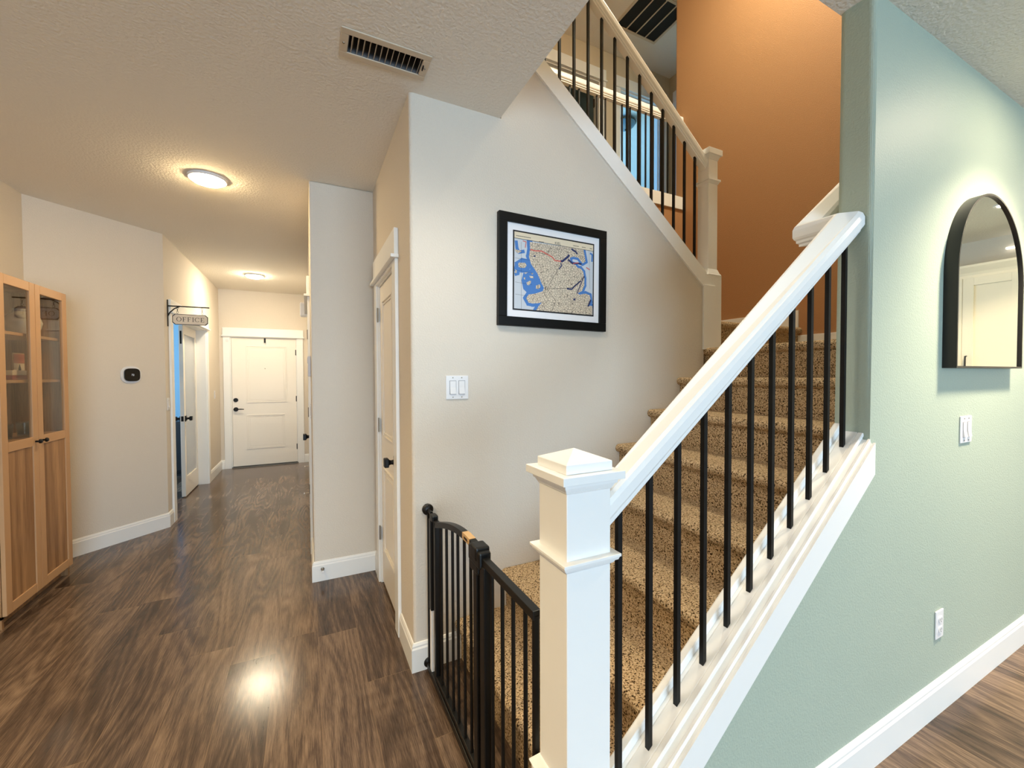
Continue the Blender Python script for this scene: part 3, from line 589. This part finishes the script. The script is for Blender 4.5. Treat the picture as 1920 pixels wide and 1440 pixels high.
# thermostat
t = thing('thermostat', 'white oval thermostat with black screen reading 72 on the angled wall', 'thermostat', (-1.379, 4.736, 1.436), PI/4)
def squircle(rx, rz, e=3.2, n=40): return [(rx*math.copysign(abs(math.cos(a))**(2/e), math.cos(a)), rz*math.copysign(abs(math.sin(a))**(2/e), math.sin(a))) for a in [2*PI*i/n for i in range(n)]]
build('back_plate', MB().prism(squircle(0.076, 0.075, 2.6), 'y', -0.012, 0), M_plate, t, bevel=0.005, seg=3)
build('body', MB().prism(squircle(0.057, 0.056, 3.4), 'y', -0.03, -0.011), M_screen, t, bevel=0.004, seg=3)
m = MB(); text_faces(m, '72', 0.022, 0, -0.0306, -0.008, 'CENTER'); build('digits', m, M_digit, t)
# door stops
for (x, y, z, rz, lab) in ((0.082, YC-0.014, 0.085, 0, 'spring door stop on the baseboard of the narrow grey wall'), (XH-0.014, 5.2, 0.10, -PI/2, 'nearer spring door stop low on the right hall wall'), (XH-0.014, 6.75, 0.10, -PI/2, 'farther spring door stop low on the right hall wall by front door')):
    t = thing('door_stop', lab, 'door stop', (x, y, z), rz, None)
    m = MB().lathe([(0.011, 0), (0.011, -0.006), (0.006, -0.008), (0.006, -0.05)], (0, 0, 0), 'y', 14); build('spring', m, M_silver, t, smooth=True)
    m = MB().lathe([(0.0075, -0.05), (0.0085, -0.052), (0.0085, -0.060), (0.001, -0.062)], (0, 0, 0), 'y', 14); build('bumper', m, M_plate, t, smooth=True)
# keypad and chime on the right hall wall
t = thing('alarm_keypad', 'silver grey keypad seen edge on near the corner of narrow grey wall', 'keypad', (XH, 3.36, 1.49), -PI/2)
build('case', MB().box(-0.055, 0.055, -0.022, 0, -0.075, 0.075), mat('keypad_grey', (205, 205, 210), 0.4), t, bevel=0.006, seg=3); build('screen', MB().box(-0.045, 0.045, -0.0235, -0.021, 0.02, 0.062), M_screen, t)
t = thing('door_chime', 'white rounded door chime high on the right hall wall', 'door chime', (XH, 6.0, 2.27), -PI/2)
build('cover', MB().box(-0.09, 0.09, -0.095, -0.008, -0.085, 0.085), M_plate, t, bevel=0.02, seg=4); build('back_plate', MB().box(-0.08, 0.08, -0.012, 0, -0.075, 0.075), M_plate, t)

# ================================================================== OFFICE SIGN
t = thing('hanging_sign', 'small cream OFFICE sign on chains under a black wall bracket', 'sign', (XO, 5.03, 1.90), PI/2)
# local: -y = away from the wall (+X), x = along wall (+Y), z up
build('wall_bar', MB().box(-0.009, 0.009, -0.007, 0, 0.0, 0.255), M_black, t, bevel=0.002)
build('arm', MB().tube([(0, 0, 0.196), (0, -0.33, 0.196)], 0.006, 8).tube([(0, -0.004, 0.10), (0, -0.02, 0.135), (0, -0.055, 0.172), (0, -0.095, 0.194)], 0.005, 8), M_black, t, smooth=True)
def chain(y):
    m = MB()
    for i in range(3):
        z = 0.180-0.021*i; ring = [(0.0065*math.cos(a)*(i % 2), y+0.0065*math.cos(a)*(1-i % 2), z+0.012*math.sin(a)) for a in [2*PI*j/10 for j in range(11)]]
        m.tube(ring, 0.0015, 5, cap=False)
    return build('chain', m, M_black, t, smooth=True)
chain(-0.078); chain(-0.272)
by0, by1, bz0, bz1, ch = -0.038, -0.318, 0.020, 0.122, 0.020
def oct_(e): return [(by0-e-ch, bz0+e), (by0-e, bz0+e+ch), (by0-e, bz1-e-ch), (by0-e-ch, bz1-e), (by1+e+ch, bz1-e), (by1+e, bz1-e-ch), (by1+e, bz0+e+ch), (by1+e+ch, bz0+e)]
m = MB(); m.prism(oct_(0.0), 'x', -0.006, 0.006); m.cur = 1; m.prism(oct_(0.005), 'x', -0.0068, 0.0068)
bd = build('board', m, [M_ink, M_sign], t)
# serif lettering, read from -Y side (local x = -0.007): letters run along -local y
m = MB(); LH = 0.042
def stroke(rects, ox):
    for (a, b, c, d) in rects: m.box(-0.0078, -0.0062, -(ox+b*LH), -(ox+a*LH), 0.072-LH/2+c*LH, 0.072-LH/2+d*LH)
def arcl(ox, a0, a1, n=22):
    cx, cz, R, r = 0.46, 0.5, 0.5, 0.44
    for i in range(n):
        p, q = a0+(a1-a0)*i/n, a0+(a1-a0)*(i+1)/n
        def P(a, k): th = 0.045+0.085*abs(math.cos(a)); rr = R+0.01-(th if k else 0); return (-0.0078, -(ox+(cx+rr*0.92*math.cos(a))*LH), 0.072-LH/2+(cz+rr*math.sin(a))*LH)
        m.add([P(p, 0), P(q, 0), P(q, 1), P(p, 1)], [(0, 1, 2, 3)])
x0 = 0.070; arcl(x0, 0, 2*PI)
Fr = [(0.10, 0.22, 0, 1), (0, 0.34, 0, 0.05), (0, 0.68, 0.94, 1), (0.63, 0.68, 0.76, 1), (0.2, 0.5, 0.48, 0.53), (0.46, 0.50, 0.40, 0.61)]
stroke(Fr, x0+0.047); stroke(Fr, x0+0.085)
stroke([(0.12, 0.24, 0, 1), (0, 0.36, 0, 0.05), (0, 0.36, 0.95, 1)], x0+0.122)
arcl(x0+0.144, 0.22*PI, 1.78*PI); stroke([(0.79, 0.83, 0.66, 0.96)], x0+0.144)
stroke(Fr[:4]+Fr[4:]+[(0, 0.70, 0, 0.06), (0.65, 0.70, 0, 0.24)], x0+0.188)
build('lettering', m, M_ink, bd)

# ================================================================== FRAMED MAP
pf = thing('framed_map', 'framed antique map with black frame and white mat on the stair wall', 'framed picture', (1.2345, YP, 1.968)); pf.rotation_euler[1] = math.radians(0.6)
fw, fh, b = 0.345, 0.2925, 0.048
m = MB()
for (x0, x1, z0, z1) in ((-fw, fw, fh-b, fh), (-fw, fw, -fh, -fh+b), (-fw, -fw+b, -fh+b, fh-b), (fw-b, fw, -fh+b, fh-b)): m.box(x0, x1, -0.030, 0, z0, z1)
build('frame', m, mat('frame_black', (4, 4, 4), 0.45, 0, 0.25), pf, bevel=0.002)
build('mat_board', MB().box(-fw+b, fw-b, -0.019, -0.004, -fh+b, fh-b), M_matb, pf)
mw, mh = 0.2615, 0.2085
build('border_line', MB().box(-mw, mw, -0.0198, -0.018, -mh, mh), M_ink, pf)
src = np.array([(162, 160), (1310, 368), (1290, 1390), (147, 1290)], float); dst = np.array([(-mw, mh), (mw, mh), (mw, -mh), (-mw, -mh)])
A = []
for (x, y), (u, v) in zip(src, dst): A += [[x, y, 1, 0, 0, 0, -u*x, -u*y], [0, 0, 0, x, y, 1, -v*x, -v*y]]
Hm = np.append(np.linalg.solve(np.array(A), dst.reshape(-1)), 1).reshape(3, 3)
def hp(p): q = Hm @ np.array((p[0], p[1], 1.0)); return (float(q[0]/q[2]), float(q[1]/q[2]))
m = MB(); iw, ih = mw-0.008, mh-0.008
m.add([(-iw, -0.0201, -ih), (iw, -0.0201, -ih), (iw, -0.0201, ih), (-iw, -0.0201, ih)], [(0, 1, 2, 3)])
def clampp(p): return (max(-iw, min(iw, p[0])), max(-ih, min(ih, p[1])))
def poly(pts, d, ci):
    m.cur = ci; q = [clampp(hp(p)) for p in pts]; m.add([(a, d, b_) for a, b_ in q], [tuple(range(len(q)))])
def line(pts, wpx, d, ci, closed=False):
    m.cur = ci; q = [hp(p) for p in pts]; w_ = wpx*0.00045
    if closed: q = q+[q[0]]
    for i in range(len(q)-1):
        a, c_ = Vector(q[i]), Vector(q[i+1]); dd = (c_-a)
        if dd.length < 1e-6: continue
        dd = dd.normalized(); n = Vector((-dd.y, dd.x))*w_/2; e = dd*w_*0.3
        cs = [clampp(p) for p in (a-e-n, c_+e-n, c_+e+n, a-e+n)]; d2 = d-0.000003*i
        m.add([(p[0], d2, p[1]) for p in cs], [(0, 1, 2, 3)])
west = [(395, 335), (400, 440), (382, 540), (412, 650), (455, 712), (500, 780), (530, 850), (557, 920), (592, 985), (572, 1032), (480, 1062), (375, 1078), (338, 1130), (372, 1192), (430, 1205), (520, 1198), (562, 1188), (515, 1240), (478, 1310)]
east = [(1268, 1380), (1272, 1240), (1213, 1238), (1252, 1180), (1240, 1092), (1180, 1066), (1092, 1082), (1068, 1060), (1130, 1030), (1163, 950), (1165, 850), (1150, 760), (1112, 712), (1072, 705), (1040, 662), (980, 640), (960, 560), (1010, 545), (1080, 560), (1140, 640), (1185, 612), (1172, 540), (1155, 440)]
line(west, 75, -0.0203, 1); line([p for p in east[1:]], 62, -0.0203, 1)
blob = [(385, 620), (455, 712), (530, 850), (592, 985), (480, 1040), (360, 1060), (300, 1000), (275, 880), (300, 780), (400, 720)]; poly(blob, -0.02048, 1)
line([(205, 330), (215, 420), (240, 480), (310, 470)], 40, -0.0203, 1); line([(290, 600), (210, 650), (190, 720), (330, 740), (380, 680), (340, 610)], 60, -0.02042, 1, True); line([(180, 700), (230, 780), (190, 790)], 40, -0.0203, 1)
poly(west+east, -0.0206, 2)
for isl in ([(235, 630), (330, 630), (350, 670), (320, 705), (255, 700), (228, 665)], [(345, 905), (405, 880), (410, 910), (380, 950), (352, 940)], [(480, 950), (530, 935), (545, 965), (520, 1000), (478, 995)], [(185, 440), (230, 450), (280, 465), (235, 498), (190, 470)], [(385, 815), (440, 820), (445, 850), (400, 845)], [(185, 720), (210, 740), (205, 775), (185, 775)], [(415, 775), (440, 775), (435, 795), (415, 790)], [(310, 770), (370, 765), (330, 790)], [(305, 840), (330, 835), (330, 865), (315, 865)]): poly(isl, -0.02064, 2)
line([(835, 610), (855, 610), (930, 550), (950, 525)], 26, -0.02072, 3); line([(940, 590), (1000, 640), (1080, 640), (1120, 650)], 24, -0.02072, 3); line([(990, 440), (1050, 480), (1062, 505)], 22, -0.02072, 3); line([(1110, 890), (1020, 965), (985, 1005), (920, 998)], 18, -0.02072, 3); poly([(1000, 1140), (1035, 1132), (1038, 1155), (1010, 1165)], -0.02072, 3); poly([(445, 535), (470, 520), (478, 545), (455, 548)], -0.02072, 3); line([(835, 640), (845, 670), (810, 720)], 14, -0.02072, 3); line([(1060, 1060), (1160, 820), (1165, 840)], 12, -0.02072, 3); line([(1250, 1160), (1215, 1240)], 22, -0.02072, 3); line([(1255, 500), (1280, 520), (1275, 610)], 24, -0.0203, 1)
line([(405, 445), (470, 462), (560, 465), (640, 510), (710, 550), (750, 600), (830, 610)], 14, -0.02078, 4); line([(300, 322), (345, 335), (332, 415)], 9, -0.02078, 4); line([(1195, 700), (1240, 730)], 12, -0.02078, 4); line([(1010, 640), (1080, 632)], 9, -0.02078, 4)
for rd in ([(500, 600), (540, 680), (575, 830), (610, 990), (600, 1080), (640, 1140)], [(1160, 840), (1000, 980), (900, 990), (610, 1000)], [(830, 640), (760, 780), (700, 880), (640, 1000)], [(690, 410), (640, 520), (520, 490)], [(640, 1000), (760, 1180), (700, 1300)]): line(rd, 4, -0.02082, 5)
for g in range(4): line([(185, 560+170*g), (420, 600+170*g)], 2.2, -0.02055, 5)
line([(275, 340), (270, 1290)], 2.2, -0.02055, 5); line([(1235, 470), (1240, 1000)], 2.2, -0.02055, 5)
poly([(170, 165), (1300, 372), (1300, 470), (170, 275)], -0.0209, 6); line([(175, 277), (1295, 470)], 5, -0.02094, 5)
m.cur = 5; text_faces(m, 'KIEL', 0.021, -0.006, -0.0211, 0.169); 
for (a, b_, z) in ((-0.243, 40, 0.178), (-0.105, 14, 0.167), (0.115, 18, 0.177), (0.175, 12, 0.177), (0.23, 8, 0.177)):
    for i in range(b_//2): m.box(a+0.0044*i, a+0.0044*i+0.0028, -0.0211, -0.0209, z, z+0.004)
build('map_print', m, [M_sea, M_coast, M_land, M_navy, M_red, M_ink, M_cream], pf)

# ================================================================== MIRROR
mr = thing('arched_mirror', 'arch topped wall mirror with thin deep black frame on the green wall', 'mirror', (2.7275, YG, 1.442))
def arch(r, zb_, n=36): return [(-r, zb_)]+[(-r*math.cos(PI*i/n), 0.388+r*math.sin(PI*i/n)) for i in range(n+1)]+[(r, zb_)]
Ro, Ri = 0.3735, 0.3655
po, pi_ = arch(Ro, 0.0), arch(Ri, 0.008); n = len(po); m = MB()
vs = [(x, -0.044, z) for x, z in po]+[(x, -0.044, z) for x, z in pi_]+[(x, 0, z) for x, z in po]+[(x, 0, z) for x, z in pi_]
fs = []
for i in range(n):
    j = (i+1) % n; fs += [(i, j, n+j, n+i), (2*n+i, 2*n+j, j, i), (n+i, n+j, 3*n+j, 3*n+i), (2*n+j, 2*n+i, 3*n+i, 3*n+j)]
m.add(vs, fs); build('frame', m, mat('mirror_frame', (9, 8, 8), 0.4, 0.0), mr, smooth=True, sharp=30)
m = MB(); m.prism(pi_, 'y', -0.036, -0.010); build('mirror_glass', m, M_mirror, mr)

# ================================================================== DISPLAY CABINET (local x = +Y, out = +X)
CX = -1.53; cb = thing('display_cabinet', 'oak display cabinet with glass upper doors against the left wall', 'cabinet', (CX, 3.70, 0), PI/2)
ca, cbr, ct = -0.365, 0.375, 2.012      # local x extent, height ; y from 0.02 to 0.285
m = MB().box(ca, ca+0.018, 0.021, 0.285, 0, ct).box(cbr-0.018, cbr, 0.021, 0.285, 0, ct).box(ca, cbr, 0.021, 0.285, ct-0.018, ct).box(ca, cbr, 0.279, 0.285, 0.05, ct).box(ca, cbr, 0.021, 0.285, 0.055, 0.073)
build('carcass', m, M_oak, cb); build('toe_kick', MB().box(ca+0.018, cbr-0.018, 0.06, 0.075, 0.0, 0.055), M_oak, cb)
for z in (0.38, 0.72, 1.020, 1.385, 1.672): build('shelf', MB().box(ca+0.018, cbr-0.018, 0.035, 0.279, z, z+0.018), M_oakl, cb)
MIDX = -0.008
for (x0, x1, kx) in ((ca, MIDX-0.0015, MIDX-0.035), (MIDX+0.0015, cbr, MIDX+0.035)):
    z0, z1, zm, s = 0.072, ct-0.004, 1.046, 0.056
    m = MB()
    m.box(x0, x0+s, 0, 0.019, z0, z1).box(x1-s, x1, 0, 0.019, z0, z1)
    for (a, c_) in ((z0, z0+s), (zm-s, zm), (z1-s, z1)): m.box(x0+s, x1-s, 0.0005, 0.0185, a, c_)
    d = build('door', m, M_oakl, cb, bevel=0.0025)
    build('glass_pane', MB().box(x0+s-0.006, x1-s+0.006, 0.008, 0.012, zm-0.006, z1-s+0.006), M_cabglass, d)
    build('door_panel', MB().box(x0+s-0.006, x1-s+0.006, 0.007, 0.014, z0+s-0.006, zm-s+0.006), M_oak, d)
    m = MB().lathe([(0.006, 0), (0.006, -0.014), (0.013, -0.018), (0.014, -0.024), (0.010, -0.03), (0.001, -0.031)], (kx, 0, zm-0.030), 'y', 16); build('knob', m, M_black, d, smooth=True)
def cabp(y, z, depth=0.15): return (CX-depth, y, z)
v = MB().lathe([(0.002, 0), (0.05, 0), (0.058, 0.006), (0.082, 0.05), (0.09, 0.085), (0.08, 0.12), (0.05, 0.145), (0.04, 0.155), (0.042, 0.172), (0.036, 0.172)], (0, 0, 0), 'z', 32)
v = build('vase', v, M_vase, loc=cabp(3.86, 1.6905, 0.13), smooth=True); tag(v, 'round white ceramic jar on the cabinet shelf behind glass', 'jar')
t = thing('picture_card', 'small upright picture card with rust sky on the middle cabinet shelf', 'picture', cabp(3.80, 1.4035, 0.13), PI/2)
m = MB().box(-0.06, 0.06, -0.004, 0, 0, 0.17); build('backing', m, M_oakl, t)
m = MB().box(-0.054, 0.054, -0.0052, -0.004, 0.006, 0.164); m.cur = 1; m.box(-0.054, 0.054, -0.0056, -0.004, 0.105, 0.164); m.cur = 2; m.prism([(-0.018, 0.012), (0.026, 0.012), (0.012, 0.04), (0.018, 0.07), (0.004, 0.1), (-0.01, 0.07), (-0.004, 0.04)], 'y', -0.0062, -0.005); build('print', m, [M_card, M_rust, M_furn], t)
for (z, hgt, mm, lab, dx) in ((1.4035, 0.028, M_redbox, 'flat red box at the bottom of the pair on the cabinet shelf', 0.0), (1.4318, 0.030, M_card, 'flat cream box lying on the red box in the cabinet', -0.005)):
    o = build('flat_box', MB().box(-0.075, 0.075+dx, -0.05, 0.05, 0, hgt), mm, loc=cabp(3.68, z, 0.12), rotz=PI/2, bevel=0.002); tag(o, lab, 'box')
tum = None; TL = ['leftmost clear glass tumbler low in the cabinet', 'second clear glass tumbler from left low in the cabinet', 'third clear glass tumbler from left low in the cabinet', 'clear glass tumbler behind the gap between cabinet doors', 'rightmost clear glass tumbler low in the cabinet']
for i, (y, dp) in enumerate(((3.60, 0.11), (3.69, 0.15), (3.775, 0.10), (3.87, 0.14), (3.955, 0.12))):
    if tum is None:
        m = MB().lathe([(0.001, 0), (0.030, 0), (0.038, 0.09), (0.036, 0.09), (0.029, 0.008), (0.001, 0.008)], (0, 0, 0), 'z', 24)
        tum = build('tumbler', m, M_tumbler, smooth=True); o = tum
    else: o = tum.copy(); COL.objects.link(o)
    o.location = cabp(y, 1.0385, dp); tag(o, TL[i], 'glass', 'glass tumblers in the cabinet')

# ================================================================== CEILING FITTINGS
def ceiling_lamp(label, x, y, z, key, r=0.105, group=None):
    t = thing('ceiling_light', label, 'ceiling light', (x, y, z), 0, group)
    m = MB().lathe([(r+0.006, 0), (r+0.006, -0.012), (r, -0.016), (r-0.012, -0.014), (r-0.012, 0)], (0, 0, 0), 'z', 40); build('rim', m, M_plate, t, smooth=True, sharp=30)
    m = MB().lathe([(r-0.004, -0.010)]+[((r-0.004)*math.cos(a), -0.010-0.034*math.sin(a)) for a in [PI/2*i/8 for i in range(1, 8)]]+[(0.001, -0.044)], (0, 0, 0), 'z', 40)
    ar = PI*r*r*1.15; build('diffuser', m, emit('lamp_diffuser', LT[key][1], LT[key][0]/(PI*ar)), t, smooth=True); return t
ceiling_lamp('nearer lit round flush ceiling light in the hall', -0.575, 3.415, CE, 'hall', group='hall ceiling lights')
ceiling_lamp('farther lit round flush ceiling light in front of front door', -0.597, 6.42, CE, 'hall2', group='hall ceiling lights')
ceiling_lamp('lit ceiling light high above the stair landing', 2.9, 1.75, UC, 'stair')
def downlight(label, x, y, key):
    t = thing('recessed_light', label, 'recessed light', (x, y, CE), 0, 'recessed ceiling lights')
    build('trim_ring', MB().lathe([(0.085, 0), (0.085, -0.006), (0.066, -0.006), (0.062, 0)], (0, 0, 0), 'z', 32), M_plate, t)
    build('lens', MB().lathe([(0.063, -0.001), (0.063, -0.003), (0.001, -0.003)], (0, 0, 0), 'z', 32), emit('downlight_lens', LT[key][1], 0.5*LT[key][0]), t)
    d = bpy.data.lights.new('downlight_beam', 'SPOT'); d.energy = LT[key][0]; d.color = LT[key][1]; d.spot_size = math.radians(150 if key == 'down2' else 115); d.spot_blend = 0.7; d.shadow_soft_size = 0.26 if key == 'down2' else 0.13
    l = bpy.data.objects.new('downlight_beam', d); COL.objects.link(l); l.parent = t; l.location = (0, 0, -0.012)
downlight('recessed light in front of the arched mirror', 2.82, 0.24, 'spot')
downlight('recessed light in front of the kitchen cabinets', 4.95, 0.22, 'kitchen')
for (x, y, lab, key) in ((-1.0, 1.0, 'recessed light left of the ceiling vent', 'down'), (-1.0, -0.8, 'recessed light behind the camera left', 'down'), (0.40, 1.12, 'recessed light between ceiling vent and newel post', 'down2')): downlight(lab, x, y, key)
# supply vent
v = thing('ceiling_vent', 'cream rectangular supply vent in the ceiling before the stair wall', 'vent', (0.311, 1.795, CE))
hx, hy, ix, iy = 0.176, 0.079, 0.146, 0.048; m = MB()
for (a, b_, c_, d) in ((-hx, hx, iy, hy), (-hx, hx, -hy, -iy), (-hx, -ix, -iy, iy), (ix, hx, -iy, iy)): m.box(a, b_, c_, d, -0.006, 0)
build('face_plate', m, M_vent, v, bevel=0.003)
build('duct', MB().box(-ix, ix, -iy, -iy+0.002, -0.002, 0.10).box(-ix, ix, iy-0.002, iy, -0.002, 0.10).box(-ix, -ix+0.002, -iy, iy, -0.002, 0.10).box(ix-0.002, ix, -iy, iy, -0.002, 0.10).box(-ix, ix, -iy, iy, 0.09, 0.1), M_duct, v)
for i in range(13):
    x = -ix+0.0225*(i+0.55); m = MB().add([(x, -iy, -0.003), (x+0.0015, -iy, -0.003), (x+0.009, -iy, 0.018), (x+0.0075, -iy, 0.018), (x, iy, -0.003), (x+0.0015, iy, -0.003), (x+0.009, iy, 0.018), (x+0.0075, iy, 0.018)], [(0, 1, 2, 3), (7, 6, 5, 4), (0, 4, 5, 1), (1, 5, 6, 2), (2, 6, 7, 3), (3, 7, 4, 0)]); build('louver', m, M_vent, v)
build('lever', MB().box(ix+0.004, ix+0.008, -0.02, 0.006, -0.014, -0.004), M_dark, v)
for x in (-0.162, 0.162): build('screw', MB().lathe([(0.001, -0.009), (0.004, -0.008), (0.005, -0.005)], (x, 0, 0), 'z', 10), M_silver, v)
# return grille in the upper ceiling
v = thing('return_grille', 'dark return air grille in the upper ceiling above the railing', 'vent', (3.70, 3.75, UC)); gx, gy = 0.30, 0.25
m = MB()
for (a, b_, c_, d) in ((-gx-0.03, gx+0.03, gy, gy+0.03), (-gx-0.03, gx+0.03, -gy-0.03, -gy), (-gx-0.03, -gx, -gy, gy), (gx, gx+0.03, -gy, gy)): m.box(a, b_, c_, d, -0.012, 0)
build('frame', m, M_vent, v, bevel=0.002)
build('filter', MB().box(-gx, gx, -gy, gy, -0.003, -0.001), M_dark, v)
for i in range(3): x = -gx+2*gx*(i+1)/4; build('bar', MB().box(x-0.006, x+0.006, -gy, gy, -0.012, -0.004), M_vent, v)
# ceiling lamp in the blue lit room
t = thing('dome_light', 'unlit bronze rimmed dome ceiling lamp in the blue lit upper room', 'ceiling light', (4.80, 5.43, UC))
build('pan', MB().lathe([(0.09, 0), (0.17, -0.03), (0.175, -0.05), (0.16, -0.055), (0.001, -0.055)], (0, 0, 0), 'z', 32), M_bronze, t, smooth=True, sharp=30)
build('glass_bowl', MB().lathe([(0.16, -0.055), (0.15, -0.09), (0.11, -0.125), (0.05, -0.145), (0.001, -0.15)], (0, 0, 0), 'z', 32), mat('lamp_bowl', (120, 140, 150), 0.3), t, smooth=True)
build('finial', MB().lathe([(0.001, -0.175), (0.012, -0.165), (0.012, -0.148), (0.001, -0.148)], (0, 0, 0), 'z', 16), M_bronze, t)
# office furniture glimpsed through the doorway
t = thing('office_cabinet', 'dark low cabinet in the office glimpsed past the open doorway', 'cabinet', (-1.95, 7.6, 0))
build('body', MB().box(-0.6, 0.55, -0.25, 0.25, 0.06, 0.78), M_furn, t, bevel=0.004)
for x in (-0.31, 0.26): build('door', MB().box(x-0.27, x+0.27, -0.268, -0.25, 0.09, 0.75), M_furn, t, bevel=0.003)
build('plinth', MB().box(-0.56, 0.51, -0.22, 0.22, 0, 0.06), M_furn, t)

# ================================================================== KITCHEN SEEN IN THE MIRROR (local x = -Y, out = -X)
kc = thing('wall_cabinet', 'white shaker wall cabinets with black handles reflected in the mirror', 'cabinet', (5.74, 0, 0), -PI/2)
build('carcass', MB().box(-0.70, 1.5, 0.0, 0.31, 1.36, 2.36), M_kit, kc)
build('crown', MB().prism([(0.31, 2.36), (0.02, 2.36), (0.0, 2.37), (-0.012, 2.38), (-0.03, 2.41), (-0.045, 2.435), (-0.045, 2.45), (0.31, 2.45)], 'x', -0.70, 1.5), M_kit, kc) if False else None
m = MB(); m.add([(x, y, z) for x in (-0.70, 1.5) for (y, z) in ((0.31, 2.36), (0.0, 2.36), (-0.01, 2.385), (-0.035, 2.42), (-0.045, 2.435), (-0.045, 2.455), (0.31, 2.455))], [tuple(range(7)), tuple(range(13, 6, -1))]+[(i, i+7, (i+1) % 7+7, (i+1) % 7) for i in range(7)]); build('crown_moulding', m, M_kit, kc)
for (x0, x1, hx_) in ((-0.13, 0.258, 0.225), (0.262, 0.65, 0.295), (-0.525, -0.135, -0.165), (0.655, 1.05, 1.02), (1.055, 1.45, 1.09)):
    s = 0.075; m = MB().box(x0, x0+s, -0.02, 0, 1.375, 2.335).box(x1-s, x1, -0.02, 0, 1.375, 2.335).box(x0+s, x1-s, -0.02, 0, 1.375, 1.375+s).box(x0+s, x1-s, -0.02, 0, 2.335-s, 2.335).box(x0+s, x1-s, -0.010, 0, 1.375+s, 2.335-s)
    d = build('door', m, M_kit, kc, bevel=0.0015)
    build('handle', MB().tube([(hx_, -0.02, 1.585), (hx_, -0.05, 1.585), (hx_, -0.05, 1.42), (hx_, -0.02, 1.42)], 0.006, 8), M_black, d)
lb = build('wall_light', MB().box(-0.09, 0.09, -0.03, 0, -0.009, 0.009), emit('linear_lens', (1.0, 0.92, 0.78), 3), loc=(6.05, 0.03, 2.615), rotz=-PI/2); tag(lb, 'slim lit linear light on the kitchen wall seen in the mirror', 'light')
